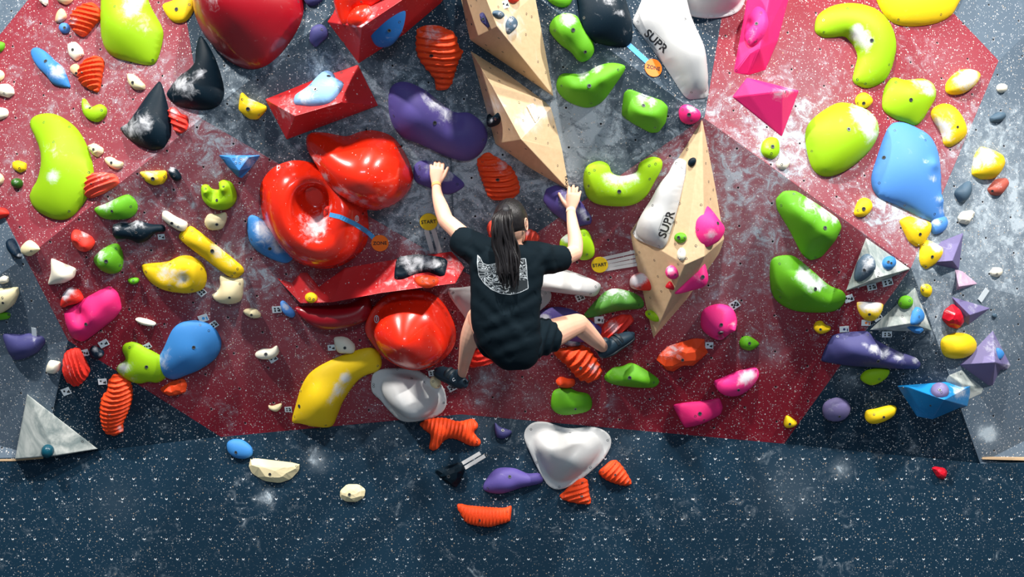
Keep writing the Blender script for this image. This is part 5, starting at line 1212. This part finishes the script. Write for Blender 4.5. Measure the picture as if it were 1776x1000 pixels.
tube(V, F, [P(905,442,.985), P(930,447,.965), P(955,449,.91), P(979,447,.855)], [.075, .084, .074, .064], rings=14, seg=20, cap=False)
# flat ends of the sleeves
for st in (15*20,):
    pass
def close_tube_ends(V, F, seg, first_ring_start, rings):
    F.append(tuple(first_ring_start+j for j in range(seg))); F.append(tuple(first_ring_start+rings*seg+j for j in reversed(range(seg))))
nS = len(V); close_tube_ends(V, F, 20, nS-30*10, 14); close_tube_ends(V, F, 20, nS-60*10, 14)
def folds(co, no):
    t = co-CAM; x = 888+t.x/t.y*FPX; y = 500-t.z/t.y*FPX
    h = 0
    for (x0, y0, x1, y1, w_, a) in ((838,505,905,585,9,.012), (852,560,935,520,8,.012), (845,590,930,560,9,.010), (870,612,945,585,8,.009), (828,530,860,560,8,.009), (835,470,812,438,7,.010), (850,455,826,420,7,.009), (925,470,948,438,7,.010), (940,470,968,462,6,.007), (935,490,900,520,8,.009), (842,600,880,632,8,.008), (905,430,925,470,9,.007), (800,432,835,450,6,.007), (952,430,960,470,6,.006), (815,470,822,560,6,.006), (936,500,930,560,7,.006)):
        dx, dy = x1-x0, y1-y0; L2 = dx*dx+dy*dy; q = ((x-x0)*dx+(y-y0)*dy)/L2; qq = min(1.1, max(-.1, q)); px_, py_ = x0+dx*qq, y0+dy*qq
        dd = math.hypot(x-px_, y-py_)
        side = ((x-x0)*dy-(y-y0)*dx)/math.sqrt(L2)
        h += a*.55*(math.exp(-(dd/w_)**2)-.7*math.exp(-((side-w_*1.3)**2+(0 if 0 < q < 1 else dd*dd))/(w_*w_)))*(1 if no.y < .3 else 0)
    return co+no*h
shirt = fuse('t_shirt', V, F, M['shirt'], 0.0075, 6, root, folds)
SB = BVHTree.FromPolygons([v.co.copy() for v in shirt.data.vertices], [tuple(p_.vertices) for p_ in shirt.data.polygons])
shirt['label'] = 'black short-sleeved t-shirt with white line drawing on the back'
def print_mat():
    m, nt, b = new_mat('white_line_print')
    tc = N(nt, 'ShaderNodeTexCoord').outputs['Object']
    g = noise(nt, tc, 11, 2, 0.5, 1.4)
    l = mth(nt, 'ABSOLUTE', mth(nt, 'SUBTRACT', mth(nt, 'FRACT', mth(nt, 'MULTIPLY', g, 13)), 0.5))
    line = sstep(nt, l, 0.30, 0.36)
    ed = N(nt, 'ShaderNodeAttribute', attribute_name='edge').outputs['Fac']; fd = N(nt, 'ShaderNodeAttribute', attribute_name='dens').outputs['Fac']
    f = mth(nt, 'MAXIMUM', mth(nt, 'MULTIPLY', line, fd), mth(nt, 'GREATER_THAN', ed, 0.55))
    nt.links.new(mix(nt, mth(nt, 'MULTIPLY', f, 0.75), (0.002, 0.008, 0.013, 1), (0.55, 0.6, 0.64, 1)), b.inputs['Base Color']); b.inputs['Roughness'].default_value = 0.8
    return m
poly = chaikin([(828,441),(833,446),(838,456),(846,459),(860,456),(897,452),(898,449),(912,447),(914,462),(915,482),(917,500),(905,506),(896,509),(884,511),(868,509),(852,502),(840,492),(830,478),(827,455)], 2.0, 1, .1)
pp = [Vector(q) for q in poly]; nb_ = len(pp)
for yy in np.arange(442, 512, 2.2):
    for xx in np.arange(826, 918, 2.2):
        if inside(poly, [xx], [yy])[0] and min((xx-q[0])**2+(yy-q[1])**2 for q in poly) > 1.6: pp.append(Vector((xx, yy)))
Vd, _, Fd, ov, _, _ = delaunay_2d_cdt(pp, [], [list(range(nb_))], 1, 1e-6)
vv, eg, dn = [], [], []
for i, q in enumerate(Vd):
    d = ray(q[0], q[1]).normalized(); h = SB.ray_cast(CAM, d)
    vv.append((h[0]-d*.0022) if h[0] is not None else P(q[0], q[1], 1.1)); eg.append(1.0 if ov[i] and min(ov[i]) < nb_ else 0.0)
    dn.append(1.0 if (q[0] > 893 and q[1] < 486) or q[0] < 870 or q[1] > 480 and q[0] < 893 else (.6 if q[1] < 480 else 0.0))
pm = mesh_obj('printed_graphic', vv, [tuple(f) for f in Fd], print_mat(), parent=shirt)
for nm, vals in (('edge', eg), ('dens', dn)):
    a = pm.data.attributes.new(nm, 'FLOAT', 'POINT'); a.data.foreach_set('value', vals)
# shorts
V, F = [], []
section(V, F, [(883,560,.955,50,.115), (886,590,.94,54,.125), (894,612,.93,46,.12), (898,622,.92,34,.10)])
tube(V, F, [P(912,588,.90), P(930,586,.85), P(948,582,.80), P(953,580,.785)], [.105, .100, .092, .090], rings=12, seg=20, cap=False); nS = len(V); close_tube_ends(V, F, 20, nS-13*20, 12)
tube(V, F, [P(862,590,.90), P(856,584,.85), P(848,575,.80)], [.105, .098, .088], rings=12, seg=20, cap=False); nS = len(V); close_tube_ends(V, F, 20, nS-13*20, 12)
def sfold(co, no):
    t = co-CAM; x = 888+t.x/t.y*FPX; y = 500-t.z/t.y*FPX
    return co+no*.004*math.sin((x*.9+y*.25)*.5)*(1 if x > 925 else 0)
fuse('shorts', V, F, M['shorts'], 0.007, 4, root, sfold)
# wrist tape
for (W, E, mt) in ((LW, P(759,340,dLh*.5+.39), 'band'), (RW, P(991,388,.68), 'paleband')):
    d = (E-W).normalized(); V, F = [], []
    tube(V, F, [W+d*.000, W+d*.022], [.0245, .0258], seg=20, cap=False); tube(V, F, [W+d*.022, W+d*.000], [.0235, .0225], seg=20, cap=False)
    w_ = simple('wrist_tape', V, F, M[mt], root)
# climbing shoes
def shoe(heel, toe, up, sc=1.0):
    ax = (toe-heel); L = ax.length; f = ax.normalized(); up = (up-f*up.dot(f)).normalized(); s = f.cross(up)
    V, F = [], []
    pts = [heel-f*.004, heel+f*L*.18, heel+f*L*.42-up*.002, heel+f*L*.7-up*.008, heel+f*L*.92-up*.016, toe-up*.018]
    tube(V, F, pts, [(.028,.031), (.037,.041), (.039,.040), (.045,.033), (.039,.026), (.020,.016)], ref=up, rings=26, seg=20)
    tube(V, F, [heel+f*.03+up*.01, heel+f*.035+up*.042], [.033, .031], seg=16)
    o = fuse('climbing_shoe', V, F, M['shoe'], 0.004, 3, root)
    V, F = [], []
    pts = [heel-f*.004-up*.020, heel+f*L*.2-up*.028, heel+f*L*.45-up*.028, heel+f*L*.72-up*.028, heel+f*L*.93-up*.028, toe-up*.026]
    tube(V, F, pts, [(.026,.012), (.038,.014), (.040,.013), (.047,.013), (.041,.012), (.020,.009)], ref=up, rings=24, seg=16)
    simple('rubber_sole', V, F, M['rubber'], o)
    V, F = [], []
    for q in (.45, .58): tube(V, F, [heel+f*L*q+s*.040+up*.004, heel+f*L*q+s*.027+up*.030, heel+f*L*q-s*.002+up*.040, heel+f*L*q-s*.028+up*.030, heel+f*L*q-s*.040+up*.004], [(.009,.002)]*5, ref=up, rings=14, seg=8)
    simple('strap', V, F, M['rubber'], o)
    V, F = [], []
    tube(V, F, [heel-f*.028+up*.02, heel-f*.032+up*.045, heel-f*.022+up*.066], [(.010,.003), (.010,.003), (.008,.003)], ref=f, rings=8, seg=8); simple('pull_tab', V, F, M['ink'], o)
    # small white mark on the outer side
    V, F = [], []; c = heel+f*L*.18+up*.022-s*.041
    tube(V, F, [c, c+f*.008-up*.012-s*.002, c+f*.016-up*.002, c+f*.010+up*.006], [.0022]*4, seg=6, rings=8); w_ = simple('white_mark', V, F, M['whiteprint'], o)
    return o
shoe(P(1046,611,dRf+.05), P(1094,575,dRf-.005), Vector((-.35,-.45,.8)))
shoe(P(803,664,dLf+.05), P(759,637,dLf-.01), Vector((.3,-.55,.75)))
for o in [q for q in bpy.data.objects if q.parent == root]:
    o.matrix_parent_inverse = Matrix.Translation(-root.location)
